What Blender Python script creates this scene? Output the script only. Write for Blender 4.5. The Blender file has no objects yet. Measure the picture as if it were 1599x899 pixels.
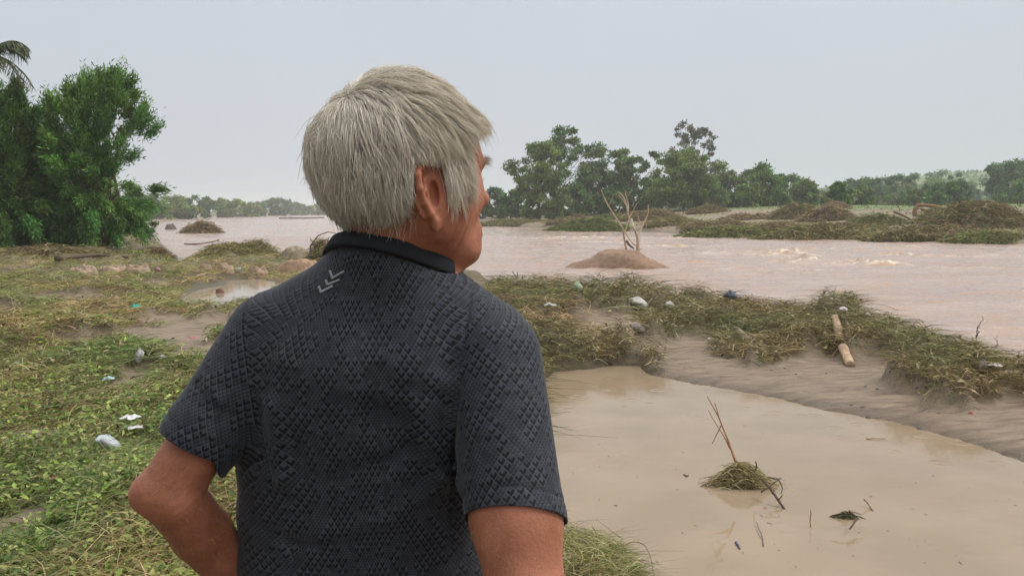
import bpy, math, random
import numpy as np
from mathutils import Vector, Matrix
from mathutils.bvhtree import BVHTree

# ------------------------------------------------------------------ camera, sky, sun, exposure
SC = bpy.context.scene
COL = SC.collection
RNG = np.random.default_rng(11)
random.seed(11)
FPX, CX, CY, HORIZON = 1208.0, 799.5, 449.5, 330.0
PITCH = math.atan((CY - HORIZON) / FPX)
CAMP = np.array([0.0, 0.0, 2.5])
SP, CP = math.sin(PITCH), math.cos(PITCH)

cam_data = bpy.data.cameras.new('camera')
cam = bpy.data.objects.new('camera', cam_data)
COL.objects.link(cam)
cam.location = CAMP
cam.rotation_euler = (math.pi / 2 - PITCH, 0, 0)
cam_data.sensor_width = 36.0
cam_data.lens = 36.0 * FPX / 1599.0
cam_data.clip_start = 0.02
cam_data.clip_end = 20000
SC.camera = cam

SUN_EL, SUN_AZ = math.radians(50), math.radians(84)      # azimuth clockwise from +Y (north)
world = bpy.data.worlds.new('World')
SC.world = world
world.use_nodes = True
wn, wl = world.node_tree.nodes, world.node_tree.links
wn.clear()
w_out = wn.new('ShaderNodeOutputWorld')
w_bg = wn.new('ShaderNodeBackground')
w_bg.inputs['Strength'].default_value = 0.1
sky = wn.new('ShaderNodeTexSky')
sky.sky_type = 'NISHITA'
sky.sun_disc = False
sky.sun_elevation = SUN_EL
sky.sun_rotation = SUN_AZ
sky.air_density = 1.5
sky.dust_density = 5.0
w_tc = wn.new('ShaderNodeTexCoord')
w_sep = wn.new('ShaderNodeSeparateXYZ')
w_ramp = wn.new('ShaderNodeValToRGB')                       # overcast luminance by elevation (z of the direction)
w_ramp.color_ramp.elements[0].position = 0.0
w_ramp.color_ramp.elements[0].color = (0.57, 0.615, 0.68, 1)
w_ramp.color_ramp.elements[1].position = 1.0
w_ramp.color_ramp.elements[1].color = (2.05, 2.03, 1.97, 1)
e = w_ramp.color_ramp.elements.new(0.10); e.color = (0.585, 0.625, 0.69, 1)
e = w_ramp.color_ramp.elements.new(0.30); e.color = (0.60, 0.645, 0.71, 1)
e = w_ramp.color_ramp.elements.new(0.62); e.color = (1.40, 1.42, 1.42, 1)
w_ns = wn.new('ShaderNodeTexNoise')
w_ns.inputs['Scale'].default_value = 1.6
w_ns.inputs['Detail'].default_value = 4
w_mr = wn.new('ShaderNodeMapRange')
w_mr.inputs['From Min'].default_value = 0.3
w_mr.inputs['From Max'].default_value = 0.7
w_mr.inputs['To Min'].default_value = 9.3
w_mr.inputs['To Max'].default_value = 10.3
w_mul = wn.new('ShaderNodeVectorMath'); w_mul.operation = 'SCALE'
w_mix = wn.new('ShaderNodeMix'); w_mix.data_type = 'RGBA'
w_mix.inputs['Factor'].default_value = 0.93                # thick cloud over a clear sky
wl.new(w_tc.outputs['Generated'], w_sep.inputs[0])
wl.new(w_sep.outputs['Z'], w_ramp.inputs['Fac'])
wl.new(w_tc.outputs['Generated'], w_ns.inputs['Vector'])
wl.new(w_ns.outputs['Fac'], w_mr.inputs['Value'])
wl.new(w_ramp.outputs['Color'], w_mul.inputs[0])
w_dot = wn.new('ShaderNodeVectorMath'); w_dot.operation = 'DOT_PRODUCT'      # added dimming of the unseen sky behind and left, to shade the man's back
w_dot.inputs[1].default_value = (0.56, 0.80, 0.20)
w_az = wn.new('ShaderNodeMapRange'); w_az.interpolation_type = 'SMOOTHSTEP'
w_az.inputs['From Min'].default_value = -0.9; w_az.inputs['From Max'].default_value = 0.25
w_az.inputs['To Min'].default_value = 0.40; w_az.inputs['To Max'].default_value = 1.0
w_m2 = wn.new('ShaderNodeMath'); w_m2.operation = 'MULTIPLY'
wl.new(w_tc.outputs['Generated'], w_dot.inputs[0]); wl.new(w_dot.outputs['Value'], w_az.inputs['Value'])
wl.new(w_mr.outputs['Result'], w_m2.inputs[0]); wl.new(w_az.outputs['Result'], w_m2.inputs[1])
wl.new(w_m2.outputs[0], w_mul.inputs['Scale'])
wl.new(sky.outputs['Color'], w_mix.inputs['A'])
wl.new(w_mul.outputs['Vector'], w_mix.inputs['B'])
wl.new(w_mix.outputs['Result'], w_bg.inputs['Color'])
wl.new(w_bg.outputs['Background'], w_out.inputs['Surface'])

sun_data = bpy.data.lights.new('sun', 'SUN')
sun_data.energy = 1.5
sun_data.angle = math.radians(14)
sun_data.color = (1.0, 0.96, 0.9)
sun = bpy.data.objects.new('sun', sun_data)
COL.objects.link(sun)
sd = Vector((math.sin(SUN_AZ) * math.cos(SUN_EL), math.cos(SUN_AZ) * math.cos(SUN_EL), math.sin(SUN_EL)))
sun.rotation_euler = sd.to_track_quat('Z', 'Y').to_euler()

SC.view_settings.view_transform = 'Standard'
SC.view_settings.look = 'None'
SC.view_settings.exposure = 0.08
SC.view_settings.gamma = 1.0
SC.view_settings.use_curve_mapping = False
SC.cycles.max_bounces = 9
SC.cycles.diffuse_bounces = 7
SC.cycles.glossy_bounces = 3
SC.cycles.transmission_bounces = 8
SC.cycles.transparent_max_bounces = 8
SC.cycles.use_denoising = True

# ------------------------------------------------------------------ helpers
def ray(px, py):
    x = (px - CX) / FPX; y = -(py - CY) / FPX
    return np.array([x, CP + y * SP, -SP + y * CP])
def at(px, py, d):                        # world point at forward depth d
    return CAMP + d * ray(px, py)
def gnd(px, py, z=0.0):                   # world point on the level z
    r = ray(px, py)
    return CAMP + r * ((z - CAMP[2]) / r[2])
def at_dist(px, y, z):                    # column px, ground distance y, height z
    r = ray(px, HORIZON)
    return np.array([r[0] / r[1] * y, y, z])

def hash2(ix, iy, seed):
    h = (ix.astype(np.int64) * 374761393 + iy.astype(np.int64) * 668265263 + seed * 974711) & 0x7fffffff
    h = ((h ^ (h >> 13)) * 1274126177) & 0x7fffffff
    return ((h ^ (h >> 16)) & 0xffff) / 65535.0
def vnoise(x, y, seed=0):
    x = np.asarray(x, float); y = np.asarray(y, float)
    ix = np.floor(x); iy = np.floor(y)
    fx = x - ix; fy = y - iy
    fx = fx * fx * (3 - 2 * fx); fy = fy * fy * (3 - 2 * fy)
    a = hash2(ix, iy, seed); b = hash2(ix + 1, iy, seed); c = hash2(ix, iy + 1, seed); d = hash2(ix + 1, iy + 1, seed)
    return (a * (1 - fx) + b * fx) * (1 - fy) + (c * (1 - fx) + d * fx) * fy
def fbm(x, y, seed=0, o=4):
    v = 0; a = 0.5; t = 0
    for i in range(o):
        v = v + a * vnoise(x * 2 ** i, y * 2 ** i, seed + i * 17); t += a; a *= 0.5
    return v / t
def sstep(a, b, x):
    t = np.clip((np.asarray(x, float) - a) / (b - a), 0, 1)
    return t * t * (3 - 2 * t)
def poly_sd(px, py, poly):
    """signed distance to a closed polygon (negative inside)"""
    px = np.asarray(px, float); py = np.asarray(py, float)
    d2 = np.full(px.shape, 1e18); ins = np.zeros(px.shape, bool)
    n = len(poly)
    for i in range(n):
        ax, ay = poly[i][:2]; bx, by = poly[(i + 1) % n][:2]
        ex, ey = bx - ax, by - ay
        t = np.clip(((px - ax) * ex + (py - ay) * ey) / (ex * ex + ey * ey + 1e-12), 0, 1)
        dx = px - ax - t * ex; dy = py - ay - t * ey
        d2 = np.minimum(d2, dx * dx + dy * dy)
        if by != ay:
            c = ((ay > py) != (by > py)) & (px < (bx - ax) * (py - ay) / (by - ay) + ax)
            ins ^= c
    d = np.sqrt(d2)
    return np.where(ins, -d, d)

def mesh_np(name, V, F, mat=None, parent=None, col=None, smooth=True, uv=None, link=True):
    """V (n,3), F (m,k) or list of such arrays; col (n,3) point colours; uv (n,2) per point"""
    me = bpy.data.meshes.new(name)
    V = np.asarray(V, np.float32)
    Fs = F if isinstance(F, list) else [F]
    Fs = [np.asarray(f, np.int32) for f in Fs if len(f)]
    me.vertices.add(len(V)); me.vertices.foreach_set('co', V.ravel())
    loops = np.concatenate([f.ravel() for f in Fs])
    tot = np.concatenate([np.full(len(f), f.shape[1], np.int32) for f in Fs])
    st = np.concatenate([[0], np.cumsum(tot)[:-1]]).astype(np.int32)
    me.loops.add(len(loops)); me.loops.foreach_set('vertex_index', loops)
    me.polygons.add(len(tot)); me.polygons.foreach_set('loop_start', st)
    if smooth: me.polygons.foreach_set('use_smooth', np.ones(len(tot), bool))
    me.update(calc_edges=True)
    if col is not None:
        a = me.color_attributes.new('Col', 'FLOAT_COLOR', 'POINT')
        c = np.ones((len(V), 4), np.float32); c[:, :3] = col
        a.data.foreach_set('color', c.ravel())
    if uv is not None:
        u = me.uv_layers.new(name='UVMap')
        u.data.foreach_set('uv', np.asarray(uv, np.float32)[loops].ravel())
    me.validate()
    if mat: me.materials.append(mat)
    o = bpy.data.objects.new(name, me)
    if link: COL.objects.link(o)
    if parent is not None: o.parent = parent
    return o
def tag(o, label=None, cat=None, group=None, kind=None):
    if label: o['label'] = label
    if cat: o['category'] = cat
    if group: o['group'] = group
    if kind: o['kind'] = kind
    return o
def empty(name, loc, label=None, cat=None, group=None, rz=0.0):
    o = bpy.data.objects.new(name, None)
    COL.objects.link(o)
    o.location = [float(v) for v in loc]; o.rotation_euler = (0, 0, rz)
    o.empty_display_size = 0.1
    return tag(o, label, cat, group)
class MB:                                  # collects pieces of ONE mesh
    def __init__(s): s.V = []; s.F = {}; s.C = []; s.n = 0
    def add(s, V, F, c=(1, 1, 1)):
        V = np.asarray(V, float); F = np.asarray(F, int)
        s.V.append(V); s.F.setdefault(F.shape[1], []).append(F + s.n)
        c = np.asarray(c, float)
        s.C.append(np.broadcast_to(c, (len(V), 3)) if c.ndim == 1 else c)
        s.n += len(V)
        return s
    def build(s, name, mat, parent=None, smooth=True, origin=None):
        V = np.concatenate(s.V); C = np.concatenate(s.C)
        if origin is not None: V = V - np.asarray(origin)
        F = [np.concatenate(f) for f in s.F.values()]
        return mesh_np(name, V, F, mat, parent, C, smooth)
def norm(v): return v / (np.linalg.norm(v, axis=-1, keepdims=True) + 1e-12)

def tube(P, R, sides=6, cap=True):
    P = np.asarray(P, float); R = np.broadcast_to(np.asarray(R, float), (len(P),))
    T = np.gradient(P, axis=0); T = norm(T)
    up = np.array([0.13, 0.21, 0.97]); 
    if abs(np.dot(T[0], up)) > 0.9: up = np.array([0.97, 0.1, 0.1])
    A = norm(np.cross(T, up)); B = np.cross(T, A)
    a = np.linspace(0, 2 * np.pi, sides, endpoint=False)
    V = (P[:, None] + R[:, None, None] * (np.cos(a)[None, :, None] * A[:, None] + np.sin(a)[None, :, None] * B[:, None])).reshape(-1, 3)
    i = np.arange(len(P) - 1)[:, None] * sides; j = np.arange(sides)[None]
    j2 = (j + 1) % sides
    F = np.stack([i + j, i + j2, i + sides + j2, i + sides + j], -1).reshape(-1, 4)
    if cap:
        V = np.concatenate([V, P[:1], P[-1:]])
        n = len(P) * sides; jj = np.arange(sides)
        c1 = np.stack([np.full(sides, n), (jj + 1) % sides, jj, jj], -1)
        b = (len(P) - 1) * sides
        c2 = np.stack([np.full(sides, n + 1), b + jj, b + (jj + 1) % sides, b + (jj + 1) % sides], -1)
        F3 = np.concatenate([c1[:, :3], c2[:, :3]])
        return V, F, F3
    return V, F, np.zeros((0, 3), int)
def add_tube(mb, P, R, c, sides=6):
    V, F, F3 = tube(P, R, sides)
    n0 = mb.n
    mb.V.append(V); c = np.asarray(c, float); mb.C.append(np.broadcast_to(c, (len(V), 3)))
    mb.F.setdefault(4, []).append(F + n0)
    if len(F3): mb.F.setdefault(3, []).append(F3 + n0)
    mb.n += len(V)

def ribbons(P, W, c):
    """P (n,k,3) centre lines, W (n,k,3) half width vectors, c (n,3)"""
    n, k = P.shape[:2]
    V = np.stack([P - W, P + W], 2).reshape(-1, 3)
    b = (np.arange(n) * k * 2)[:, None] + (np.arange(k - 1) * 2)[None]
    F = np.stack([b, b + 1, b + 3, b + 2], -1).reshape(-1, 4)
    C = np.repeat(c, k * 2, axis=0)
    return V, F, C
def strands(root, dirn, L, w, col, k=5, curl=0.5, droop=0.0, lift=0.3, rng=RNG):
    """curved grass or straw strands; root (n,3) dirn (n,3) L,w (n,)"""
    n = len(root)
    t = np.linspace(0, 1, k)
    side = norm(np.cross(dirn, np.array([0, 0, 1.0])) + 1e-6)
    cu = (rng.normal(0, curl, n))[:, None, None]
    li = np.asarray(lift) if np.ndim(lift) else np.full(n, lift)
    P = root[:, None] + dirn[:, None] * (L[:, None] * t)[..., None] + side[:, None] * cu * (L[:, None] * t * t)[..., None]
    P[..., 2] += (li * L)[:, None] * np.sin(t * np.pi * 0.9)[None] - droop * L[:, None] * t[None] ** 2
    ang = rng.uniform(0, np.pi, n)
    wd = norm(side * np.cos(ang)[:, None] + np.array([0, 0, 1.0]) * np.sin(ang)[:, None])
    W = wd[:, None] * (w[:, None] * 0.5 * (1 - 0.75 * t[None] ** 2))[..., None]
    return ribbons(P, W, col)
def leaves(P, N, U, L, W, col, fold=0.25):
    """folded pointed leaves: P base (n,3), U direction (n,3), N normal"""
    S = norm(np.cross(U, N)); N = norm(np.cross(S, U))
    a = P; b = P + U * (L * .45)[:, None] + S * (W * .5)[:, None] + N * (W * fold)[:, None]
    c = P + U * (L * .5)[:, None]
    d = P + U * (L * .45)[:, None] - S * (W * .5)[:, None] + N * (W * fold)[:, None]
    e = P + U * L[:, None] - N * (L * .12)[:, None]
    V = np.stack([a, b, c, d, e], 1).reshape(-1, 3)
    i = np.arange(len(P))[:, None] * 5
    F = np.concatenate([i + [0, 2, 1], i + [0, 3, 2], i + [1, 2, 4], i + [2, 3, 4]])
    return V, F, np.repeat(col, 5, axis=0)
def palette(cols, n, rng=RNG, var=0.18):
    cols = np.asarray(cols, float)
    i = rng.integers(0, len(cols), n)
    return np.clip(cols[i] * (1 + rng.normal(0, var, n))[:, None], 0.003, 1)

# ------------------------------------------------------------------ materials
def mat_new(name):
    m = bpy.data.materials.new(name); m.use_nodes = True
    nt = m.node_tree
    b = nt.nodes['Principled BSDF']
    return m, nt, b
def N(nt, kind, **kw):
    n = nt.nodes.new(kind)
    for k, v in kw.items():
        if k in n.inputs: n.inputs[k].default_value = v
        else: setattr(n, k, v)
    return n
def mat_attr(name, rough=0.8, spec=0.2, trans=0.0, noise=0.0, nscale=20, sub=0.0, bump=0.0):
    """material whose colour is each strand's or leaf's own colour"""
    m, nt, b = mat_new(name)
    a = N(nt, 'ShaderNodeVertexColor', layer_name='Col')
    src = a.outputs['Color']
    if noise:
        tc = N(nt, 'ShaderNodeTexCoord')
        ns = N(nt, 'ShaderNodeTexNoise', Scale=nscale, Detail=5.0, Roughness=0.65)
        nt.links.new(tc.outputs['Object'], ns.inputs['Vector'])
        mr = N(nt, 'ShaderNodeMapRange'); mr.inputs['From Min'].default_value = .3; mr.inputs['From Max'].default_value = .7
        mr.inputs['To Min'].default_value = 1 - noise; mr.inputs['To Max'].default_value = 1 + noise
        nt.links.new(ns.outputs['Fac'], mr.inputs['Value'])
        vm = N(nt, 'ShaderNodeVectorMath', operation='SCALE')
        nt.links.new(src, vm.inputs[0]); nt.links.new(mr.outputs['Result'], vm.inputs['Scale'])
        src = vm.outputs['Vector']
        if bump:
            bp = N(nt, 'ShaderNodeBump', Strength=0.8, Distance=bump)
            nt.links.new(ns.outputs['Fac'], bp.inputs['Height']); nt.links.new(bp.outputs['Normal'], b.inputs['Normal'])
    nt.links.new(src, b.inputs['Base Color'])
    b.inputs['Roughness'].default_value = rough
    b.inputs['Specular IOR Level'].default_value = spec
    if sub:
        b.inputs['Subsurface Weight'].default_value = sub
        b.inputs['Subsurface Radius'].default_value = (1, .4, .2)
        b.inputs['Subsurface Scale'].default_value = 0.006
    if trans:
        tr = N(nt, 'ShaderNodeBsdfTranslucent'); nt.links.new(src, tr.inputs['Color'])
        mx = N(nt, 'ShaderNodeMixShader', Fac=trans)
        out = nt.nodes['Material Output']
        nt.links.new(b.outputs[0], mx.inputs[1]); nt.links.new(tr.outputs[0], mx.inputs[2])
        nt.links.new(mx.outputs[0], out.inputs['Surface'])
    return m
def submesh(P, F, keep):
    """keep faces by mask, drop loose points"""
    F = F[keep]; u = np.unique(F); m = np.full(len(P), -1); m[u] = np.arange(len(u))
    return P[u], m[F], u
# ------------------------------------------------------------------ plan of the place (world metres, from landmarks in the photo)
def G(pts, z): return [tuple(gnd(x, y, z)[:2]) for x, y in pts]
CREST = [(1900, 655), (1700, 600), (1599, 566), (1530, 547), (1450, 523), (1400, 506), (1340, 490), (1270, 489), (1200, 481), (1140, 472), (1100, 471),
         (1050, 469), (1000, 463), (950, 459), (900, 452), (850, 446), (800, 444), (760, 427), (700, 413), (600, 407), (520, 405)]
crest = np.array(G(CREST, .52))
def push(p, d): r = p / np.linalg.norm(p, axis=1, keepdims=True); return p + r * d
near_shore = push(crest, .75)
left_shore = G([(470, 408), (440, 412), (405, 408), (380, 412), (345, 414), (318, 416), (296, 417), (272, 411), (282, 404), (272, 397), (262, 388), (250, 378), (243, 368), (237, 358), (234, 350), (240, 345)], 0.0)
far_left = G([(300, 341.5), (340, 338.5), (380, 337), (430, 335.5), (520, 334), (620, 334.2)], 0.0)
far_right = G([(700, 341), (740, 351), (800, 353.5), (900, 358), (980, 361), (1100, 366), (1200, 370), (1340, 374), (1450, 378), (1599, 381), (1800, 386), (2300, 396)], 0.0)
RIVER = [tuple(p) for p in near_shore] + left_shore + far_left + far_right + [(120, 30), (60, 5)]
PZ = .15
POOL = G([(868, 580), (905, 576), (960, 571), (1000, 570), (1012, 584), (1060, 595), (1130, 607), (1200, 621), (1300, 641), (1400, 660), (1500, 690), (1599, 722), (1750, 780), (2100, 1000), (2400, 1300),
          (1500, 1400), (1080, 1080), (1024, 930), (1000, 898), (962, 878), (926, 862), (888, 850), (858, 825), (838, 780), (838, 650), (845, 600)], PZ)
QZ = .40
PUD = G([(266, 470), (285, 462), (300, 452), (340, 446), (352, 437), (400, 436), (440, 440), (420, 458), (385, 468), (358, 482), (330, 487), (300, 480)], QZ)
river_np = np.array(RIVER)
FB = np.array(far_right + [(900, 60), (900, 2500), (0, 2500)] + [far_left[-1]])
def terrain(x, y):
    x = np.asarray(x, float); y = np.asarray(y, float)
    dR = poly_sd(x, y, RIVER); dP = poly_sd(x, y, POOL)
    dP = dP + (fbm(x * 2.2, y * 2.2, 91, 4) - .5) * .22 * sstep(.6, .1, np.abs(dP))
    r = np.hypot(x, y); az = np.degrees(np.arctan2(x, y))
    far = sstep(25, 60, r)
    # level of the land away from the water
    base = .50 + .0 * x
    base = base + 1.6 * sstep(48, 85, r) * (az < -5)  * sstep(0, 30, dR) 
    isR = ((az > -6) & (r > 55)) | (r > 230)
    riseR = .55 + 2.3 * sstep(4, 55, dR) + .5 * (fbm(x / 14, y / 9, 31, 3) - .5)
    base = np.where(isR & (az > -6), riseR, base)
    # river side: bank
    w = np.where(isR, 8.0, np.where(x < -1.8, 3.2, .42))
    hr = base * (1 - np.exp(-np.maximum(dR, 0) / w))
    hr = hr + np.where(isR & (az > -6) & (dR > 0), .55 * (1 - np.exp(-np.maximum(dR, 0) / .9)), 0)
    hin = -.9 * (1 - np.exp(np.minimum(dR, 0) / .9))
    z = np.where(dR > 0, hr, hin)
    # pool side
    hp_ = PZ + .07 * (1 - np.exp(-np.maximum(dP, 0) / .25)) + .050 * np.maximum(dP, 0) + .9 * np.maximum(dP - 14, 0)
    hp_ = np.where(dP > 0, hp_, PZ - .5 * (1 - np.exp(np.minimum(dP, 0) / .6)))
    leftw = sstep(-.2, -1.2, x + .05 * y)                     # the land left of the man is flat, not a beach
    hp_ = hp_ + leftw * 2.0 + 10 * sstep(.4, 1.5, -(y - 4.6) + x * 0) * (dP > .35) * 0
    nearbank = sstep(7.2, 5.2, y) * sstep(1.9, 1.2, x)
    hp_ = hp_ + nearbank * .22 * (1 - np.exp(-np.maximum(dP, 0) / .15)) * (dP > 0)
    stp = sstep(.5, -.1, poly_sd(x, y, STRIP)) * sstep(9.5, 7.5, x * 1.0) * sstep(3.2, 1.8, x)
    hp_ = hp_ + stp * .16 * (1 - np.exp(-np.maximum(dP, 0) / .10)) * (dP > 0)
    z = np.minimum(z, hp_)
    # puddle on the left
    dQ = poly_sd(x, y, PUD)
    zq = QZ - .03 * (1 - np.exp(np.minimum(dQ, 0) / .3)) + .05 * np.maximum(dQ, 0)
    z = np.where(dQ < 2, np.minimum(z, zq + .0), z)
    # the little rise the man stands on
    rm = np.hypot(x - NB[0], (y - NB[1]))
    z = np.maximum(z, np.where(rm < 2.3, .975 - .50 * sstep(.9, 2.0, rm) - 3 * sstep(1.9, 2.3, rm), -9))
    # roughness
    land = (dR > 0) & (dP > 0.05)
    m = matness(x, y, dR, dP)
    rough = ((fbm(x * 1.6, y * 1.6, 3, 4) - .5) * .22 + np.abs(fbm(x * 1.7, y * 1.7, 13, 4) - .5) * .95 * (x > .2) - .06 * (x > .2) + .26 * (x > .2) * sstep(.48, .80, vnoise(x * 1.5 + 3, y * 1.1, 41)) + .16 * (x > .2) * sstep(.5, .8, vnoise(x * 3.3 + 3, y * 2.4, 43)) + (fbm(x * .9, y * .9, 23, 2) - .45) * .30 * (x < 0) + (x < 0) * sstep(7, 10, y) * (.20 * sstep(.5, .82, vnoise(x * 1.2 + 3, y * .8, 48)) + .10 * sstep(.5, .8, vnoise(x * 2.8, y * 2.0, 49)))) * m * sstep(1.5, 4, rm) * sstep(0.0, 1.0, np.minimum(dR, dP * 2)) * sstep(-.3, .3, dQ)
    fine = (fbm(x * 5, y * 5, 9, 3) - .5) * .035 * sstep(0.05, .5, np.minimum(dR, dP)) * sstep(-.1, .2, dQ)
    z = z + np.where(land, rough + fine, 0)
    # far hills on the right, beyond the trees
    hill = 36 * np.exp(-(((az - 36) / 8) ** 2)) * sstep(430, 760, r) + 17 * np.exp(-(((az - 25) / 6) ** 2)) * sstep(430, 700, r)
    hill = hill * (1 - .9 * sstep(900, 1500, r)) * (.85 + .3 * fbm(x / 60, y / 60, 8, 3))
    z = z + hill
    return z
NB = (-.17, 1.12)
STRIP = np.array([tuple(p) for p in crest][1:] + G([(830, 470), (842, 590), (870, 584), (905, 578), (960, 574), (1000, 572), (1010, 560), (985, 548), (1010, 535), (1050, 520), (1105, 515), (1140, 545), (1170, 560), (1210, 552),
         (1270, 545), (1330, 556), (1375, 556), (1420, 575), (1445, 600), (1470, 618), (1520, 614), (1560, 606), (1620, 612), (1800, 690)], .35))
SANDP = np.array(G([(895, 512), (925, 500), (990, 506), (1005, 525), (985, 538), (920, 536), (885, 530)], .35))
def matness(x, y, dR=None, dP=None):
    """0..1 where flood debris or weeds cover the ground"""
    if dR is None: dR = poly_sd(x, y, RIVER)
    if dP is None: dP = poly_sd(x, y, POOL)
    left = sstep(.4, -.6, x - .12 * y + .3) * (y < 60)
    sp = poly_sd(x, y, STRIP); sn = poly_sd(x, y, SANDP)
    n = fbm(x * .8 + 3, y * .55, 12, 3)
    strip = sstep(.25, -.1, sp + (fbm(x * 2.2, y * 2.2, 44, 2) - .5) * .9) * sstep(-.1, .15, sn + (fbm(x * 3, y * 3, 4, 2) - .5) * .5)
    strip = np.maximum(strip, sstep(.9, .5, dR) * (x > -1) * (y < 40) * (dR > 0))
    sand_l = np.maximum(sstep(.70, .60, n), sstep(9.5, 8, y))
    # sand and silt openings the photo shows on the left
    for (px, py, rx, ry, zz) in ((20, 815, .20, .28, .5), (90, 840, .12, .08, .5), (30, 740, .12, .12, .5), (190, 600, .28, .6, .5), (45, 680, .35, .3, .5), (225, 545, 1.3, .75, .45), (300, 520, 1.0, 2.0, .45), (150, 520, 1.1, .6, .45), (240, 590, .4, .28, .45), (120, 470, 1.3, .9, .45), (330, 560, .7, .7, .45), (40, 500, .8, .45, .45), (380, 460, 1.3, 2.6, .4), (250, 500, .5, .8, .45)):
        c = gnd(px, py, zz)
        q = ((x - c[0]) / rx) ** 2 + ((y - c[1]) / ry) ** 2 + (fbm(x * 3, y * 3, 7, 2) - .5) * 1.2
        sand_l = sand_l * sstep(.75, 1.15, q)
    near = sstep(7.2, 5.6, y) * sstep(1.9, 1.0, x)
    m = np.maximum(np.maximum(left * sand_l, strip), near * (x > -.5))
    return m
TT = np.exp(np.linspace(np.log(2.0), np.log(900), 900))
def hit(px, py):
    q = ray(px, py); P_ = CAMP + TT[:, None] * q
    d = P_[:, 2] - np.maximum(terrain(P_[:, 0], P_[:, 1]), 0)
    i = int(np.argmax(d < 0))
    if d[i] >= 0 or i == 0: return gnd(px, min(py, 300) + 40, 0)
    t = TT[i - 1] + (TT[i] - TT[i - 1]) * d[i - 1] / (d[i - 1] - d[i])
    return CAMP + t * q
def zat(x, y): return float(terrain(np.array([x]), np.array([y]))[0])

# ------------------------------------------------------------------ ground sheet (rings around the viewpoint, denser where it is near)
def polar(r0, r1, nr, a0, a1, na):
    r = np.exp(np.linspace(np.log(r0), np.log(r1), nr)); a = np.radians(np.linspace(a0, a1, na))
    R, A = np.meshgrid(r, a, indexing='ij')
    return R * np.sin(A), R * np.cos(A)
def grid_faces(nr, na):
    i = np.arange(nr - 1)[:, None] * na; j = np.arange(na - 1)[None]
    return np.stack([i + j, i + j + 1, i + na + j + 1, i + na + j], -1).reshape(-1, 4)
nr, na = 620, 620
X, Y = polar(.25, 4200, nr, -48, 48, na)
# angular coverage: dense ahead, then coarse all the way round
def ground_part():
    a_d = np.linspace(-48, 48, na); a_c1 = np.linspace(-180, -49, 50); a_c2 = np.linspace(49, 180, 50)
    a = np.radians(np.concatenate([a_c1, a_d, a_c2])); r = np.exp(np.linspace(np.log(.25), np.log(4200), nr))
    R, A = np.meshgrid(r, a, indexing='ij')
    X, Y = R * np.sin(A), R * np.cos(A)
    Z = terrain(X.ravel(), Y.ravel())
    V = np.stack([X.ravel(), Y.ravel(), Z], 1)
    F = grid_faces(nr, len(a))
    V = np.concatenate([V, [[0, 0, zat(0.01, .01)]]]); n = len(V) - 1
    j = np.arange(len(a) - 1)
    return V, [F, np.stack([np.full(len(j), n), j + 1, j], 1)]
m_ground, nt, b = mat_new('silt')
tc = N(nt, 'ShaderNodeTexCoord')
n1 = N(nt, 'ShaderNodeTexNoise', Scale=.9, Detail=8.0, Roughness=.62)
mp = N(nt, 'ShaderNodeMapping'); mp.inputs['Scale'].default_value = (1.0, 3.2, 3.0); mp.inputs['Rotation'].default_value = (0, 0, math.radians(-28))
n2 = N(nt, 'ShaderNodeTexNoise', Scale=2.6, Detail=9.0, Roughness=.68, Distortion=.6)
n3 = N(nt, 'ShaderNodeTexNoise', Scale=45.0, Detail=4.0, Roughness=.7)
nt.links.new(tc.outputs['Object'], n1.inputs['Vector']); nt.links.new(tc.outputs['Object'], mp.inputs[0]); nt.links.new(mp.outputs[0], n2.inputs['Vector']); nt.links.new(tc.outputs['Object'], n3.inputs['Vector'])
cr = N(nt, 'ShaderNodeValToRGB')
cr.color_ramp.elements[0].position = .33; cr.color_ramp.elements[0].color = (.155, .115, .080, 1)
cr.color_ramp.elements[1].position = .70; cr.color_ramp.elements[1].color = (.36, .275, .20, 1)
e = cr.color_ramp.elements.new(.52); e.color = (.265, .20, .145, 1)
nt.links.new(n2.outputs['Fac'], cr.inputs['Fac'])
att = N(nt, 'ShaderNodeVertexColor', layer_name='Col')                 # which ground: r green cover, g wet
sp_ = N(nt, 'ShaderNodeSeparateColor'); nt.links.new(att.outputs['Color'], sp_.inputs[0])
crg = N(nt, 'ShaderNodeValToRGB')
crg.color_ramp.elements[0].position = .35; crg.color_ramp.elements[0].color = (.070, .058, .030, 1)
crg.color_ramp.elements[1].position = .68; crg.color_ramp.elements[1].color = (.21, .175, .10, 1)
nt.links.new(n3.outputs['Fac'], crg.inputs['Fac'])
mx = N(nt, 'ShaderNodeMix', data_type='RGBA'); nt.links.new(sp_.outputs[0], mx.inputs['Factor']); nt.links.new(cr.outputs['Color'], mx.inputs['A']); nt.links.new(crg.outputs['Color'], mx.inputs['B'])
mxw = N(nt, 'ShaderNodeMix', data_type='RGBA', blend_type='MULTIPLY'); nt.links.new(sp_.outputs[1], mxw.inputs['Factor']); nt.links.new(mx.outputs['Result'], mxw.inputs['A']); mxw.inputs['B'].default_value = (.62, .58, .54, 1)
nt.links.new(mxw.outputs['Result'], b.inputs['Base Color'])
mr = N(nt, 'ShaderNodeMapRange'); mr.inputs['To Min'].default_value = .72; mr.inputs['To Max'].default_value = .30; nt.links.new(sp_.outputs[1], mr.inputs['Value']); nt.links.new(mr.outputs['Result'], b.inputs['Roughness'])
b.inputs['Specular IOR Level'].default_value = .35
ad = N(nt, 'ShaderNodeMath', operation='MULTIPLY_ADD'); nt.links.new(n3.outputs['Fac'], ad.inputs[0]); ad.inputs[1].default_value = .22; nt.links.new(n2.outputs['Fac'], ad.inputs[2])
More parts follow.
